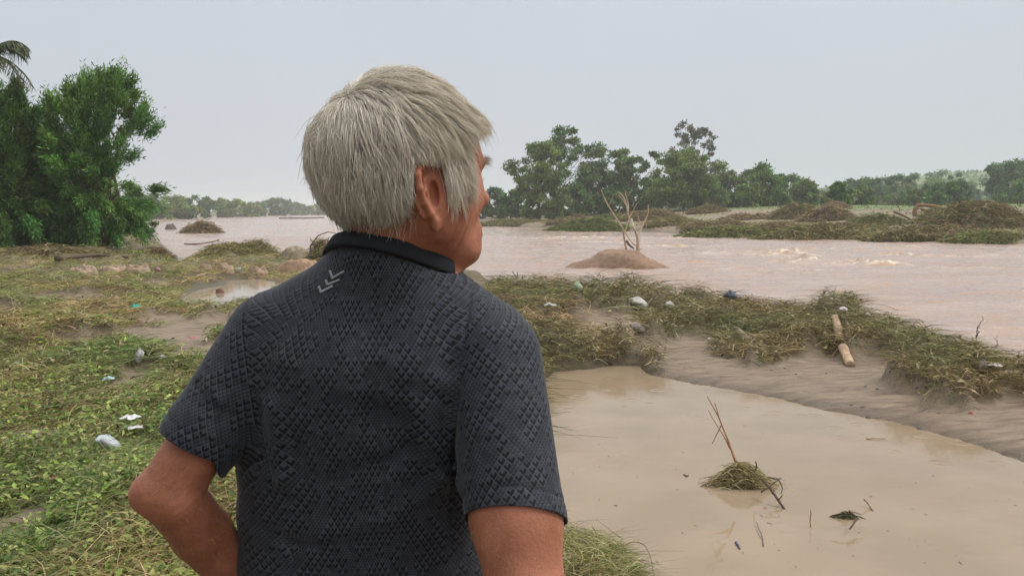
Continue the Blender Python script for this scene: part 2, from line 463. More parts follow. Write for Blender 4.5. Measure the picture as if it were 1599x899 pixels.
bp = N(nt, 'ShaderNodeBump', Strength=.8, Distance=.09); nt.links.new(ad.outputs[0], bp.inputs['Height']); nt.links.new(bp.outputs['Normal'], b.inputs['Normal'])
mg_ = N(nt, 'ShaderNodeMix', data_type='RGBA'); crf = N(nt, 'ShaderNodeValToRGB')
crf.color_ramp.elements[0].position = .35; crf.color_ramp.elements[0].color = (.085, .13, .030, 1); crf.color_ramp.elements[1].position = .68; crf.color_ramp.elements[1].color = (.17, .22, .07, 1)
nt.links.new(n1.outputs['Fac'], crf.inputs['Fac']); nt.links.new(sp_.outputs[2], mg_.inputs['Factor']); nt.links.new(mxw.outputs['Result'], mg_.inputs['A']); nt.links.new(crf.outputs['Color'], mg_.inputs['B'])
nt.links.new(mg_.outputs['Result'], b.inputs['Base Color'])
GV, GF = ground_part()
gx_, gy_ = GV[:, 0], GV[:, 1]
g_dR = poly_sd(gx_, gy_, RIVER); g_dP = poly_sd(gx_, gy_, POOL); g_r = np.hypot(gx_, gy_); g_az = np.degrees(np.arctan2(gx_, gy_))
green = matness(gx_, gy_, g_dR, g_dP) * .9
green = np.maximum(green, sstep(34, 55, g_dR + (fbm(gx_ / 9, gy_ / 9, 5, 3) - .5) * 20) * (g_az > -6))
green = np.maximum(green, .7 * sstep(.53, .64, fbm(gx_ / 10, gy_ / 3, 77, 4)) * (g_r > 50))
green = np.maximum(green, sstep(300, 420, g_r) * 1.0)
fieldg = sstep(32, 44, g_dR + (fbm(gx_ / 9, gy_ / 9, 5, 3) - .5) * 22) * (g_az > -6) + sstep(250, 330, g_r) * (g_az > -6)
fieldg = np.maximum(fieldg, .45 * sstep(.52, .62, fbm(gx_ / 12, gy_ / 6, 79, 3)) * (g_r > 50) * sstep(8, 14, g_dR))
fieldg = np.clip(fieldg, 0, 1)
wet = np.maximum(sstep(.5, .02, g_dR) * (g_r < 300), sstep(.45, .03, g_dP))
wet = np.maximum(wet, .7 * sstep(.8, .0, poly_sd(gx_, gy_, PUD)) * (g_r < 40))
ground = mesh_np('ground', GV, GF, m_ground, None, np.stack([green, wet, fieldg], 1)); tag(ground, kind='structure')

# ------------------------------------------------------------------ water
def water_mat(name, col_a, col_b, rough, scale, dist, stretch, rot, strength=.6, fine=0.0):
    m, nt, b = mat_new(name)
    tc = N(nt, 'ShaderNodeTexCoord'); mp = N(nt, 'ShaderNodeMapping')
    mp.inputs['Scale'].default_value = stretch; mp.inputs['Rotation'].default_value = (0, 0, rot)
    nt.links.new(tc.outputs['Object'], mp.inputs[0])
    n1 = N(nt, 'ShaderNodeTexNoise', Scale=scale, Detail=6.0, Roughness=.62, Distortion=.4); nt.links.new(mp.outputs[0], n1.inputs['Vector'])
    n2 = N(nt, 'ShaderNodeTexNoise', Scale=scale * .22, Detail=4.0); nt.links.new(mp.outputs[0], n2.inputs['Vector'])
    cr = N(nt, 'ShaderNodeValToRGB'); cr.color_ramp.elements[0].position = .35; cr.color_ramp.elements[0].color = col_a; cr.color_ramp.elements[1].position = .68; cr.color_ramp.elements[1].color = col_b
    nt.links.new(n2.outputs['Fac'], cr.inputs['Fac']); nt.links.new(cr.outputs['Color'], b.inputs['Base Color'])
    b.inputs['Roughness'].default_value = rough; b.inputs['IOR'].default_value = 1.33; b.inputs['Specular IOR Level'].default_value = .5
    bp = N(nt, 'ShaderNodeBump', Strength=strength, Distance=dist); nt.links.new(n1.outputs['Fac'], bp.inputs['Height']); nt.links.new(bp.outputs['Normal'], b.inputs['Normal'])
    return m
m_river = water_mat('muddy_river', (.35, .262, .215, 1), (.42, .325, .275, 1), .14, 1.3, .12, (.5, 2.2, 1), math.radians(-6), .9)
_nt = m_river.node_tree; _b = _nt.nodes['Principled BSDF']; _src = _b.inputs['Base Color'].links[0].from_socket
_a = N(_nt, 'ShaderNodeVertexColor', layer_name='Col'); _s = N(_nt, 'ShaderNodeSeparateColor'); _nt.links.new(_a.outputs['Color'], _s.inputs[0])
_m1 = N(_nt, 'ShaderNodeMix', data_type='RGBA'); _nt.links.new(_s.outputs[1], _m1.inputs['Factor']); _nt.links.new(_src, _m1.inputs['A']); _m1.inputs['B'].default_value = (.38, .21, .12, 1)
_m2 = N(_nt, 'ShaderNodeMix', data_type='RGBA'); _nt.links.new(_s.outputs[0], _m2.inputs['Factor']); _nt.links.new(_m1.outputs['Result'], _m2.inputs['A']); _m2.inputs['B'].default_value = (.80, .69, .56, 1)
_nt.links.new(_m2.outputs['Result'], _b.inputs['Base Color'])
_mr = N(_nt, 'ShaderNodeMath', operation='ADD'); _nt.links.new(_s.outputs[0], _mr.inputs[0]); _nt.links.new(_s.outputs[1], _mr.inputs[1])
_mq = N(_nt, 'ShaderNodeMapRange'); _nt.links.new(_mr.outputs[0], _mq.inputs['Value']); _mq.inputs['To Min'].default_value = .14; _mq.inputs['To Max'].default_value = .55; _nt.links.new(_mq.outputs['Result'], _b.inputs['Roughness'])
def water_z(x, y):
    r = np.hypot(x, y)
    u = x * .995 + y * .1; v = -x * .1 + y * .995
    amp = .095 * sstep(6, 22, r) * (1 - .5 * sstep(120, 400, r))
    z = amp * ((fbm(u * .55, v * 1.5, 61, 4) - .5) * 2 + (fbm(u * 1.6, v * 4.5, 62, 3) - .5) * .8)
    for (px, py, rx, ry, a) in RAPIDS:
        c = gnd(px, py, 0)
        g = np.exp(-((x - c[0]) / rx) ** 2 - ((y - c[1]) / ry) ** 2)
        z = z + a * g * (.35 + 1.3 * np.abs(fbm(u * 1.4, v * 2.2, 71, 3) - .5) * 2)
    return z - .02
RAPIDS = [(1225, 398, 1.6, .9, .42), (1200, 392, 2.2, .8, .22), (1250, 409, 1.5, .6, .38), (1345, 411, 1.5, .5, .32), (1375, 413, 1.2, .5, .34), (1412, 399, 1.2, .5, .34), (1465, 401, 1.2, .4, .16), (1310, 406, 3.0, .6, .14),
          (950, 378, 3.0, 1.2, .22), (920, 372, 3.2, 1.2, .18), (1010, 385, 2.2, .7, .16), (1085, 385, 2.5, 1.0, .14), (1180, 420, 2.5, .4, .12), (1250, 424, 2.0, .4, .12), (1500, 418, 2.2, .5, .12), (1120, 396, 3.0, .6, .14),
          (1040, 372, 3, 1.2, .16), (1300, 388, 3.0, .8, .14), (1400, 386, 3.0, .9, .12), (1560, 400, 3, .8, .12), (800, 400, 2, .6, .08), (860, 372, 4, 1, .12), (1100, 408, 1.5, .4, .12)]
NA_ = 560; a_d = np.radians(np.linspace(-36, 46, NA_)); rr_ = np.concatenate([np.linspace(7, 14, 60, endpoint=False), np.exp(np.linspace(np.log(14.0), np.log(80), 470, endpoint=False)), np.exp(np.linspace(np.log(80), np.log(4500), 150))]); NR_ = len(rr_)
R, A = np.meshgrid(rr_, a_d, indexing='ij'); X = (R * np.sin(A)).ravel(); Y = (R * np.cos(A)).ravel()
WZ = water_z(X, Y)
dRw = poly_sd(X, Y, RIVER)
F = grid_faces(NR_, NA_)
keep = (dRw[F] < 1.2).any(1)
Pw, Fw, u = submesh(np.stack([X, Y, WZ], 1), F, keep)
def foam(x, y):
    u = x * .995 + y * .1; v = -x * .1 + y * .995
    g = 0
    for (px, py, rx, ry, a) in RAPIDS:
        c = gnd(px, py, 0)
        g = g + min(1, a * 2.6) * np.exp(-((x - c[0]) / (rx * 1.15)) ** 2 - ((y - c[1]) / (ry * 1.2)) ** 2)
    n = fbm(u * 2.2, v * 5.5, 171, 4); n2 = fbm(u * 1.0, v * 3.2, 181, 4)
    f = np.clip(g, 0, 1.2) * sstep(.50, .66, n) + .0 * x
    br = (np.clip(g, 0, 1) * .8 + .38) * sstep(.50, .66, n2)
    return np.stack([np.clip(f, 0, 1), np.clip(br, 0, 1), 0 * x], 1)
river = mesh_np('river_water', Pw, Fw, m_river, None, foam(Pw[:, 0], Pw[:, 1])); tag(river, kind='structure')
m_pool = water_mat('muddy_pool', (.26, .195, .128, 1), (.31, .235, .16, 1), .03, 5.0, .003, (1, 1.3, 1), .2, .3)
# rain rings on the pool are small bumps in the sheet
def pool_mesh():
    px = np.array(POOL); lo = px.min(0) - .3; hi = px.max(0) + .3
    h = .028
    xs = np.arange(max(lo[0], -.5), min(hi[0], 9.5), h); ys = np.arange(max(lo[1], 2.2), hi[1], h)
    X, Y = np.meshgrid(xs, ys, indexing='ij'); Z = np.full(X.shape, PZ)
    rg = np.random.default_rng(3)
    for _ in range(230):
        cx = rg.uniform(xs[0], xs[-1]); cy = ys[0] + (ys[-1] - ys[0]) * rg.random() ; r0 = rg.uniform(.02, .09)
        i0, i1 = np.searchsorted(xs, [cx - .25, cx + .25]); j0, j1 = np.searchsorted(ys, [cy - .25, cy + .25])
        d = np.hypot(X[i0:i1, j0:j1] - cx, Y[i0:i1, j0:j1] - cy)
        Z[i0:i1, j0:j1] += .0038 * np.cos((d - r0) * 70) * np.exp(-((d - r0) / .035) ** 2)
    i = np.arange(len(xs) - 1)[:, None] * len(ys); j = np.arange(len(ys) - 1)[None]
    F = np.stack([i + j, i + len(ys) + j, i + len(ys) + j + 1, i + j + 1], -1).reshape(-1, 4)
    V = np.stack([X.ravel(), Y.ravel(), Z.ravel()], 1)
    d = poly_sd(V[:, 0], V[:, 1], POOL)
    P, F, _ = submesh(V, F, (d[F] < .30).any(1))
    return P, F
Pp, Fp = pool_mesh()
pool = mesh_np('pool_water', Pp, Fp, m_pool); tag(pool, kind='structure')
m_pud = water_mat('shallow_water', (.30, .24, .18, 1), (.34, .28, .21, 1), .03, 6, .004, (1, 1, 1), 0, .4)
pc_ = np.array(PUD)
V = np.c_[pc_, np.full(len(pc_), QZ + .002)]; c_ = np.r_[pc_.mean(0), QZ + .002]
V = np.r_[V, [c_]]; n_ = len(pc_)
pud = mesh_np('puddle_water', V, np.array([[n_, i, (i + 1) % n_] for i in range(n_)]), m_pud); tag(pud, kind='structure')

# ------------------------------------------------------------------ ground cover
m_straw = mat_attr('flood_straw', rough=.75, spec=.2, trans=.12)
m_leaf = mat_attr('weed_leaf', rough=.5, spec=.35, trans=.25)
STRAW = [(.44, .37, .18), (.37, .32, .14), (.26, .25, .09), (.54, .46, .27), (.15, .11, .06), (.31, .31, .11), (.31, .23, .13)]
GREENS = [(.17, .27, .045), (.23, .34, .06), (.12, .20, .04), (.30, .38, .09), (.085, .14, .03), (.36, .38, .13)]
def sample_screen(n, x0, x1, y0, y1, z, fn, rng, power=1.0):
    """ground points spread evenly over what the eye sees of an area"""
    px = rng.uniform(x0, x1, n); py = rng.uniform(y0, y1, n)
    rx = (px - CX) / FPX; ry = -(py - CY) / FPX
    dy = CP + ry * SP; dz = -SP + ry * CP
    t = (z - CAMP[2]) / dz
    X, Y = rx * t, dy * t
    m = fn(X, Y)
    k = rng.random(n) < m
    return X[k], Y[k], t[k]
def flow(x, y, s=1.0, seed=0): return fbm(x * .9 * s, y * .9 * s, 90 + seed, 3) * 4 * np.pi
def cover(name, n, box, z, fn, cols, L, w, rng, lift=.22, upright=0.0, k=5, curl=.45, var=.22, colnoise=True, rise=.10, chaos=1.0, fs=1.0):
    X, Y, t = sample_screen(n, *box, z, fn, rng)
    m = len(X)
    Z = terrain(X, Y)
    a = flow(X, Y, fs) + rng.normal(0, chaos, m)
    el = np.abs(rng.normal(upright, .22, m))
    D = np.stack([np.cos(a) * np.cos(el), np.sin(a) * np.cos(el), np.sin(el)], 1)
    sc = np.clip(t / 9.0, .75, 2.4) ** .55
    Ls = rng.uniform(*L, m) * sc; ws = rng.uniform(*w, m) * sc
    root = np.stack([X, Y, Z + rng.uniform(-.01, rise, m) * rng.random(m)], 1) - D * Ls[:, None] * .4
    zr = terrain(root[:, 0], root[:, 1]); root[:, 2] = np.maximum(root[:, 2], zr + .002)
    C = palette(cols, m, rng, var)
    if colnoise:
        q = fbm(X * 2.3, Y * 2.3, 55, 3)[:, None]
        q2 = fbm(X * 7, Y * 7, 56, 2)[:, None]; q3 = fbm(X * .7, Y * .7, 57, 3)[:, None]; C = C * (.40 + .70 * q + .50 * q2) * (1 + (q3 - .5) * np.array([[1.3, .5, .9]]))
    return strands(root, D, Ls, ws, C, k, curl, .0, lift, rng), (X, Y, Z, t)
rg = np.random.default_rng(21)
leftfn = lambda X, Y: matness(X, Y) * (poly_sd(X, Y, RIVER) > .15) * (poly_sd(X, Y, PUD) > .05) * (X < -.55 - .0 * Y)
gmix = lambda X, Y: leftfn(X, Y) * sstep(13, 7.5, Y + (fbm(X * .9, Y * .9, 66, 2) - .5) * 7) * (.42 + .58 * sstep(.38, .58, fbm(X * 1.6, Y * 1.6, 67, 3)))
mb = MB()
(v, f, c), _ = cover('', 44000, (-260, 560, 520, 1250), .5, leftfn, STRAW, (.10, .38), (.003, .009), rg, .10)
mb.add(v, f, c)
(v, f, c), _ = cover('', 130000, (-160, 560, 372, 640), .5, leftfn, STRAW * 2 + STRAW[:2] + [(.33, .24, .14), (.17, .12, .07)] + GREENS[:2] + GREENS[3:4], (.06, .32), (.004, .010), rg, .10, rise=.15, chaos=1.3, fs=1.6, curl=.7)
mb.add(v, f, c)
X, Y, t = sample_screen(42000, -160, 560, 372, 640, .5, leftfn, rg); m = len(X)
U = norm(np.stack([rg.normal(0, 1, m), rg.normal(0, 1, m), rg.normal(.1, .5, m)], 1)); Nn = norm(np.stack([rg.normal(0, .7, m), rg.normal(-.2, .7, m), np.ones(m)], 1)); sz = rg.uniform(.03, .09, m)
v, f, c = leaves(np.stack([X, Y, terrain(X, Y) + rg.random(m) * .13], 1), Nn, U, sz, sz * rg.uniform(.25, .6, m), palette([(.36, .28, .16), (.16, .115, .065), (.44, .37, .22), (.26, .26, .09), (.20, .26, .06), (.10, .075, .045)], m, rg, .3)); mb.add(v, f, c)
tag(mb.build('flood_straw', m_straw), 'matted olive and tan straw flattened over the left bank by the flood', 'flood debris', kind='stuff')
# green weeds: stems and leaves
mb = MB()
(v, f, c), _ = cover('', 16000, (-260, 560, 520, 1250), .5, gmix, GREENS + [(.22, .25, .08)], (.08, .28), (.003, .008), rg, .25, .25, rise=.08)
mb.add(v, f, c)
X, Y, t = sample_screen(120000, -260, 560, 505, 1250, .5, gmix, rg)
m = len(X); Z = terrain(X, Y)
a = rg.uniform(0, 2 * np.pi, m); el = rg.normal(.25, .35, m)
U = np.stack([np.cos(a) * np.cos(el), np.sin(a) * np.cos(el), np.sin(el)], 1)
Nn = norm(np.stack([rg.normal(0, .5, m), rg.normal(-.1, .5, m), np.ones(m)], 1))
C = palette(GREENS + [(.30, .30, .10), (.25, .22, .10)], m, rg, .28) * (.6 + .8 * fbm(X * 1.7, Y * 1.7, 15, 3))[:, None]
sz = rg.uniform(.03, .082, m) * np.clip(t / 7, .8, 1.5) ** .5
v, f, c = leaves(np.stack([X, Y, Z + .01 + rg.random(m) ** 1.5 * .15], 1), Nn, U, sz, sz * rg.uniform(.3, .62, m), C)
mb.add(v, f, c)
tag(mb.build('green_weeds', m_leaf), 'low green leafy weeds creeping over the near left bank', 'weeds', kind='stuff')
mb = MB()
(v, f, c), _ = cover('', 13000, (-260, 560, 520, 1250), .55, leftfn, [(.42, .37, .18), (.30, .27, .11), (.33, .24, .13), (.22, .22, .08)], (.12, .5), (.003, .007), rg, .30, .15, rise=.18, chaos=1.6, curl=1.0)
mb.add(v, f, c)
tag(mb.build('dry_stems', m_straw), 'long dry tan stems lying over the green weeds of the near left bank', 'dry stems', kind='stuff')
# debris along the near right bank
rg = np.random.default_rng(22)
rightfn = lambda X, Y: matness(X, Y) * (poly_sd(X, Y, RIVER) > .1) * (poly_sd(X, Y, POOL) > .03) * (X > -.6) * (Y < 40)
mb = MB()
(v, f, c), _ = cover('', 150000, (560, 1720, 440, 660), .40, rightfn, STRAW[:2] + STRAW[3:5] + [(.24, .21, .085), (.19, .14, .08), (.11, .085, .05), (.36, .29, .17), (.22, .19, .08), (.16, .15, .06)], (.06, .34), (.004, .010), rg, .16, .12, rise=.20, chaos=2.4, fs=2.0, curl=1.0)
mb.add(v, f, c)
(v, f, c), _ = cover('', 3500, (560, 1720, 440, 640), .45, rightfn, [(.08, .14, .03), (.12, .18, .04)], (.06, .2), (.006, .012), rg, .2, .5, rise=.2)
mb.add(v, f, c)
(v, f, c), _ = cover('', 2600, (800, 1080, 820, 1150), .4, lambda X, Y: (poly_sd(X, Y, POOL) > -.02) * (X > -.2) * (X < 1.9) * (Y < 7) * 1.0, STRAW + STRAW + GREENS[2:3], (.08, .22), (.003, .006), rg, .15, .25, rise=.10, chaos=1.5)
mb.add(v, f, c)
(v, f, c), _ = cover('', 5200, (840, 1030, 835, 990), .35, lambda X, Y: (poly_sd(X, Y, POOL) > -.03) * (X > .1) * 1.0, STRAW[:4] + STRAW[:4] + GREENS[2:3], (.07, .20), (.0025, .005), rg, .15, .15, rise=.09, chaos=2.0, curl=.9)
mb.add(v, f, c)
X, Y, t = sample_screen(42000, 560, 1720, 440, 660, .4, rightfn, rg); m = len(X)
U = norm(np.stack([rg.normal(0, 1, m), rg.normal(0, 1, m), rg.normal(.1, .5, m)], 1)); Nn = norm(np.stack([rg.normal(0, .7, m), rg.normal(-.2, .7, m), np.ones(m)], 1)); sz = rg.uniform(.03, .095, m)
v, f, c = leaves(np.stack([X, Y, terrain(X, Y) + rg.random(m) * .17], 1), Nn, U, sz, sz * rg.uniform(.25, .6, m), palette([(.34, .27, .15), (.15, .11, .06), (.44, .36, .22), (.25, .23, .09), (.11, .08, .05)], m, rg, .3)); mb.add(v, f, c)
tag(mb.build('bank_debris', m_straw), 'tangled straw and reeds heaped along the sandbank between pool and river', 'flood debris', kind='stuff')

# ------------------------------------------------------------------ heaps, rocks, driftwood
m_wood = mat_attr('driftwood', rough=.8, spec=.2, noise=.35, nscale=14, bump=.01)
m_rock = mat_attr('rock', rough=.8, spec=.3, noise=.3, nscale=5, bump=.04)
m_bark = mat_attr('bark', rough=.9, spec=.15, noise=.35, nscale=10, bump=.02)
def dome(rx, ry, h, seed, n=34, rough=.35, skirt=.12, pw=1.4, skew=0.0):
    u = np.linspace(0, 1, n); a = np.linspace(0, 2 * np.pi, n * 2, endpoint=False)
    U, A = np.meshgrid(u, a, indexing='ij')
    e = 1 + .35 * (fbm(np.cos(A) * 1.6 + 5, np.sin(A) * 1.6 + 5, seed, 3) - .5)
    x = U * np.cos(A) * rx * e; y = U * np.sin(A) * ry * e
    prof = (1 - U ** pw)
    z = h * prof * (1 + skew * x / rx) * (1 - rough * .5 + rough * fbm(x / rx * 2.4 + 9, y / ry * 2.4, seed + 3, 4) * 1.6) + h * .10 * (fbm(x / rx * 9, y / ry * 9, seed + 8, 3) - .5) * (U < .95) - skirt * U ** 6
    V = np.stack([x.ravel(), y.ravel(), z.ravel()], 1)
    na_ = n * 2; i = np.arange(n - 1)[:, None] * na_; j = np.arange(na_)[None]; j2 = (j + 1) % na_
    F = np.stack([i + j, i + na_ + j, i + na_ + j2, i + j2], -1).reshape(-1, 4)
    return V, F
def heap(name, cat, label, loc, rx, ry, h, seed, ns, cols, core=(.09, .07, .045), L=(.3, .8), w=(.02, .05), group=None, rz=0.0, twigs=0, skew=0.0, lift=.2):
    t = empty(name, loc, label, cat, group, rz)
    V, F = dome(rx, ry, h, seed, 30, 1.0, .12, 1.7, skew)
    q = fbm(V[:, 0] * 3, V[:, 1] * 3, seed, 3)[:, None]
    mesh_np('core', V, F, m_rock, t, np.array(core) * (.6 + .8 * q))
    rg = np.random.default_rng(seed)
    i = rg.integers(0, len(V), ns * 3)
    wgt = np.hypot(V[i, 0] / rx, V[i, 1] / ry); i = i[rg.random(len(i)) < np.clip(wgt, .15, 1)][:ns]; m = len(i)
    R0 = V[i] + rg.normal(0, .04, (m, 3)) * [rx, ry, h * .6]
    R0[:, 2] = np.maximum(R0[:, 2], .0)
    a = rg.uniform(0, 6.28, m)
    a = np.where(rg.random(m) < .5, rg.normal(0, .5, m) + rg.integers(0, 2, m) * np.pi, a)
    el = rg.normal(.0, .38, m)
    D = np.stack([np.cos(a) * np.cos(el), np.sin(a) * np.cos(el), np.sin(el)], 1)
    Ls = rg.uniform(*L, m)
    v, f, c = strands(R0 - D * Ls[:, None] * .5, D, Ls, rg.uniform(*w, m), palette(cols, m, rg, .25), 4, .4, .25, lift, rg)
    mesh_np('straw_cover', v, f, m_straw, t, c)
    if twigs:
        for _ in range(min(twigs, 14)):
            p = np.array([rg.uniform(-.8, .8) * rx, rg.uniform(-.7, .5) * ry, h * rg.uniform(.2, .8)])
            a_ = rg.uniform(0, np.pi); d = np.array([math.cos(a_), math.sin(a_) * .5, rg.uniform(-.05, .6)]); ln = rg.uniform(.5, 1.2) * h
            P_ = [p + d * ln * s + rg.normal(0, .04, 3) * ln for s in np.linspace(-.3, 1, 6)]
            mb = MB(); add_tube(mb, P_, np.linspace(.025, .008, 6) * h, (.28, .20, .13), 5)
            mb.build('twig', m_wood, t)
    return t
BROWNS = [(.31, .21, .12), (.24, .17, .09), (.40, .30, .18), (.16, .115, .07), (.27, .23, .11)]
OLIVE = [(.24, .235, .08), (.17, .18, .055), (.33, .29, .13), (.13, .12, .045), (.28, .265, .10)]
LEAFY = [(.11, .18, .04), (.16, .22, .055), (.23, .26, .08), (.08, .12, .03)]
def heap_px(name, cat, label, px, py, wpx, hpx, seed, ns, cols, z=None, depth=.6, **k):
    """a heap standing at ground pixel (px,py), wpx wide and hpx high in the photo"""
    p = hit(px, py) if z is None else gnd(px, py, z)
    z0 = p[2]
    d = p[1]; s = d / FPX
    rx = wpx * s / 2; h = hpx * s
    return heap(name, cat, label, (p[0], p[1] + rx * depth * .8, z0 - .03), rx, rx * depth, h, seed, ns, cols, **k)
# left side of the river
heap_px('debris_mound', 'debris mound', 'wide mound of tan straw sticking out of the channel left of the man', 362, 410, 158, 22, 101, 5200, OLIVE + BROWNS[:2] + STRAW[:2], z=0.0, depth=.75, L=(.3, .9), w=(.012, .03), twigs=14)
heap_px('debris_mound', 'debris mound', 'small brown mound of branches standing alone in the left water', 310, 364, 60, 12, 102, 1600, BROWNS, z=0.0, L=(.5, 1.6), w=(.03, .07), twigs=26, depth=.5)
heap_px('debris_mound', 'debris mound', 'dark brown tuft of debris at the edge of the left bank', 240, 403, 46, 10, 103, 900, BROWNS[:2] + [(.08, .06, .03)], L=(.3, .7), w=(.01, .03), depth=.6, z=.1)
heap_px('debris_mound', 'debris mound', 'low straw undergrowth darkened for shade under the big tree on the left', 60, 402, 210, 10, 104, 3000, OLIVE[:2] + BROWNS + [(.07, .055, .03)], L=(.3, .9), w=(.012, .03), depth=.35)  # shade of the undergrowth put into its dark tones
heap_px('debris_mound', 'debris mound', 'brown straw pile on the left bank behind the green patch', 170, 370, 70, 16, 105, 1400, BROWNS + OLIVE, L=(.4, 1.2), w=(.02, .05), depth=.6, twigs=8)
heap_px('debris_mound', 'debris mound', 'thorny tangle of twigs and straw beside the pale boulder', 500, 410, 50, 22, 106, 1500, BROWNS + OLIVE[:2], L=(.2, .7), w=(.008, .02), depth=.6, twigs=20)
# far right bank
far_heaps = [
    ('long low pile of olive debris at the far waterline, right of the dead tree', 1150, 371, 150, 14, OLIVE + LEAFY[:2], .25),
    ('olive debris pile at the far waterline with a sandy hollow behind it', 1290, 374, 190, 17, OLIVE + BROWNS[:1], .22),
    ('longest olive debris bar at the far waterline below the fallen trunks', 1440, 374, 150, 16, OLIVE + BROWNS[:2], .22),
    ('flat green drift of reeds at the far waterline, rightmost of all', 1560, 378, 130, 11, OLIVE + LEAFY[1:3], .22),
    ('leafy green drift at the far waterline behind the dead tree', 930, 361, 130, 16, LEAFY + OLIVE[:2], .3),
    ('pale flat drift of reeds at the far waterline beside the man face', 810, 352, 130, 8, OLIVE + [(.24, .24, .12)], .3),
    ('brown brush heap at the foot of the rounded tree', 865, 336, 60, 12, BROWNS, .4),
    ('brown brush heap behind the dead tree trunk', 1020, 344, 90, 18, BROWNS + OLIVE[:1], .4),
    ('dark brush heap below the tall pale-topped tree', 1110, 333, 60, 10, BROWNS[:2] + OLIVE[:2], .4),
    ('brown brush heap with green leaves in the middle of the far sandbank', 1250, 342, 70, 22, BROWNS + LEAFY[:2], .5),
    ('reddish brown brush heap right of the leafy one on the far sandbank', 1300, 345, 84, 20, BROWNS, .45),
    ('small brown heap at the foot of the small lone tree', 1308, 325, 34, 8, BROWNS[:3], .5),
    ('green and brown brush heap left of the fallen trunks', 1380, 352, 90, 14, OLIVE + LEAFY[:1], .4),
    ('largest brown and green brush pile on the far bank at the right edge', 1548, 356, 150, 44, BROWNS + OLIVE[:2] + LEAFY[:1], .5),
    ('pale brush pile just left of the largest one', 1475, 349, 60, 22, OLIVE + BROWNS[2:3], .5),
    ('flat brown drift on the far sand between dead tree and lone heap', 1130, 356, 110, 9, BROWNS + OLIVE[:2], .5),
    ('low olive drift just right of the dead tree, above the sand', 1060, 352, 90, 10, OLIVE + BROWNS[:1], .5),
    ('thin brown drift left of the dead tree on the far bank', 905, 348, 90, 8, BROWNS + OLIVE[:2], .5),
    ('low brown drift on the sand below the leafy brush heap', 1225, 360, 100, 9, BROWNS[:3] + OLIVE[:1], .5),
    ('low olive drift on the sand below the reddish heap', 1345, 362, 110, 9, OLIVE[:3] + BROWNS[:2], .5),
    ('flat brown drift in front of the largest brush pile', 1500, 368, 130, 9, BROWNS + OLIVE[:2], .5),
    ('thin brown drift on the sand below the tall pale-topped tree', 1180, 343, 90, 7, BROWNS, .5),
    ('low green drift between rounded tree and dead tree', 960, 343, 70, 8, LEAFY + OLIVE[:1], .5),
]
for i, (lab, px, py, w_, h_, cols, dp) in enumerate(far_heaps):
    big = w_ * h_
    heap_px('debris_heap', 'debris heap', lab, px, py, w_ * 1.12, h_ * .72, 200 + i, int(2400 + big * 2.2), cols, depth=dp * 1.1, L=(.35, 1.7), w=(.025, .075), twigs=24 if 'brush' in lab else 4, group='flood debris heaps on the far bank')

def blob_rock(name, label, px, py, wpx, hpx, seed, col, z=None, depth=.7, cat='rock', group=None, skew=0., rough=.5, pw=2.2):
    p = hit(px, py) if z is None else gnd(px, py, z)
    z0 = p[2]
    s = p[1] / FPX; rx = wpx * s / 2
    V, F = dome(rx, rx * depth, hpx * s, seed, 44, rough, .12, pw, skew)
    if name == 'mud_island':
        xx = V[:, 0] / rx; uu = np.hypot(xx, V[:, 1] / (rx * depth))
        V[:, 2] = hpx * s * np.interp(xx, [-1.2, -.98, -.75, -.38, -.27, -.1, .40, .52, .62, .85, 1.1], [-.1, .04, .24, .58, .88, 1.0, .98, .72, .62, .42, -.05]) * (1 - np.clip(uu, 0, 1.2) ** 3.2) + .16 * (fbm(V[:, 0] * 1.6, V[:, 1] * 2.2, 5, 4) - .5) - .10 * uu ** 6
    if name == 'mud_island_unused': V[:, 2] *= .18 + .92 * sstep(-1.0, -.25, V[:, 0] / rx) * (1 - .35 * sstep(.25, .8, V[:, 0] / rx)); V[:, 2] += .07 * (fbm(V[:, 0] * 2.5, V[:, 1] * 2.5, 3, 3) - .5)
    q = fbm(V[:, 0] * 2 / rx + 5, V[:, 2] * 5 / rx + V[:, 1] * 2 / rx, seed, 4)[:, None]
    o = mesh_np(name, V, F, m_rock, None, np.array(col) * (.65 + .7 * q))
    o.location = (p[0], p[1] + rx * depth * .8, z0 - .01)
    tag(o, label, cat, group)
    return o
isl = blob_rock('mud_island', 'brown mud mound rising from the river under the dead tree', 966, 419, 186, 27, 301, (.23, .145, .095), z=0.0, depth=.62, cat='mud mound', rough=.75, pw=1.9)
blob_rock('rock', 'small dark rock in the water left of the lone branch mound', 264, 358, 20, 8, 302, (.13, .10, .08), z=0.0)
blob_rock('boulder', 'rounded tan boulder left of the twig tangle near the shirt shoulder', 458, 412, 52, 23, 303, (.30, .235, .165), z=.05, cat='boulder', pw=4, rough=.3)
blob_rock('boulder', 'long reddish boulder lowest by the shirt shoulder', 468, 430, 96, 20, 304, (.38, .25, .17), z=.35, cat='boulder', depth=.4, pw=3)
for i, (px, py, w_, h_, lab) in enumerate([(122, 430, 44, 17, 'leftmost tan slab of rock half buried in straw below the trees'), (168, 426, 46, 14, 'middle tan slab of rock half buried in straw'), (208, 428, 42, 15, 'rightmost tan slab of rock beside the small channel'),
                                         (348, 422, 26, 10, 'small brown stone below the channel mound'), (318, 420, 20, 9, 'small grey stone left of the channel mound foot'), (398, 428, 30, 12, 'brown stone between mound and reddish boulder')]):
    blob_rock('boulder', lab, px, py, w_ * 1.15, h_ * .62, 310 + i, (.34, .25, .18), cat='boulder', depth=.7, pw=4.5, rough=1.1)
blob_rock('brick', 'small brown brick lying in the puddle', 342, 458, 15, 8, 330, (.22, .13, .10), z=QZ, cat='brick', pw=6, rough=.1)

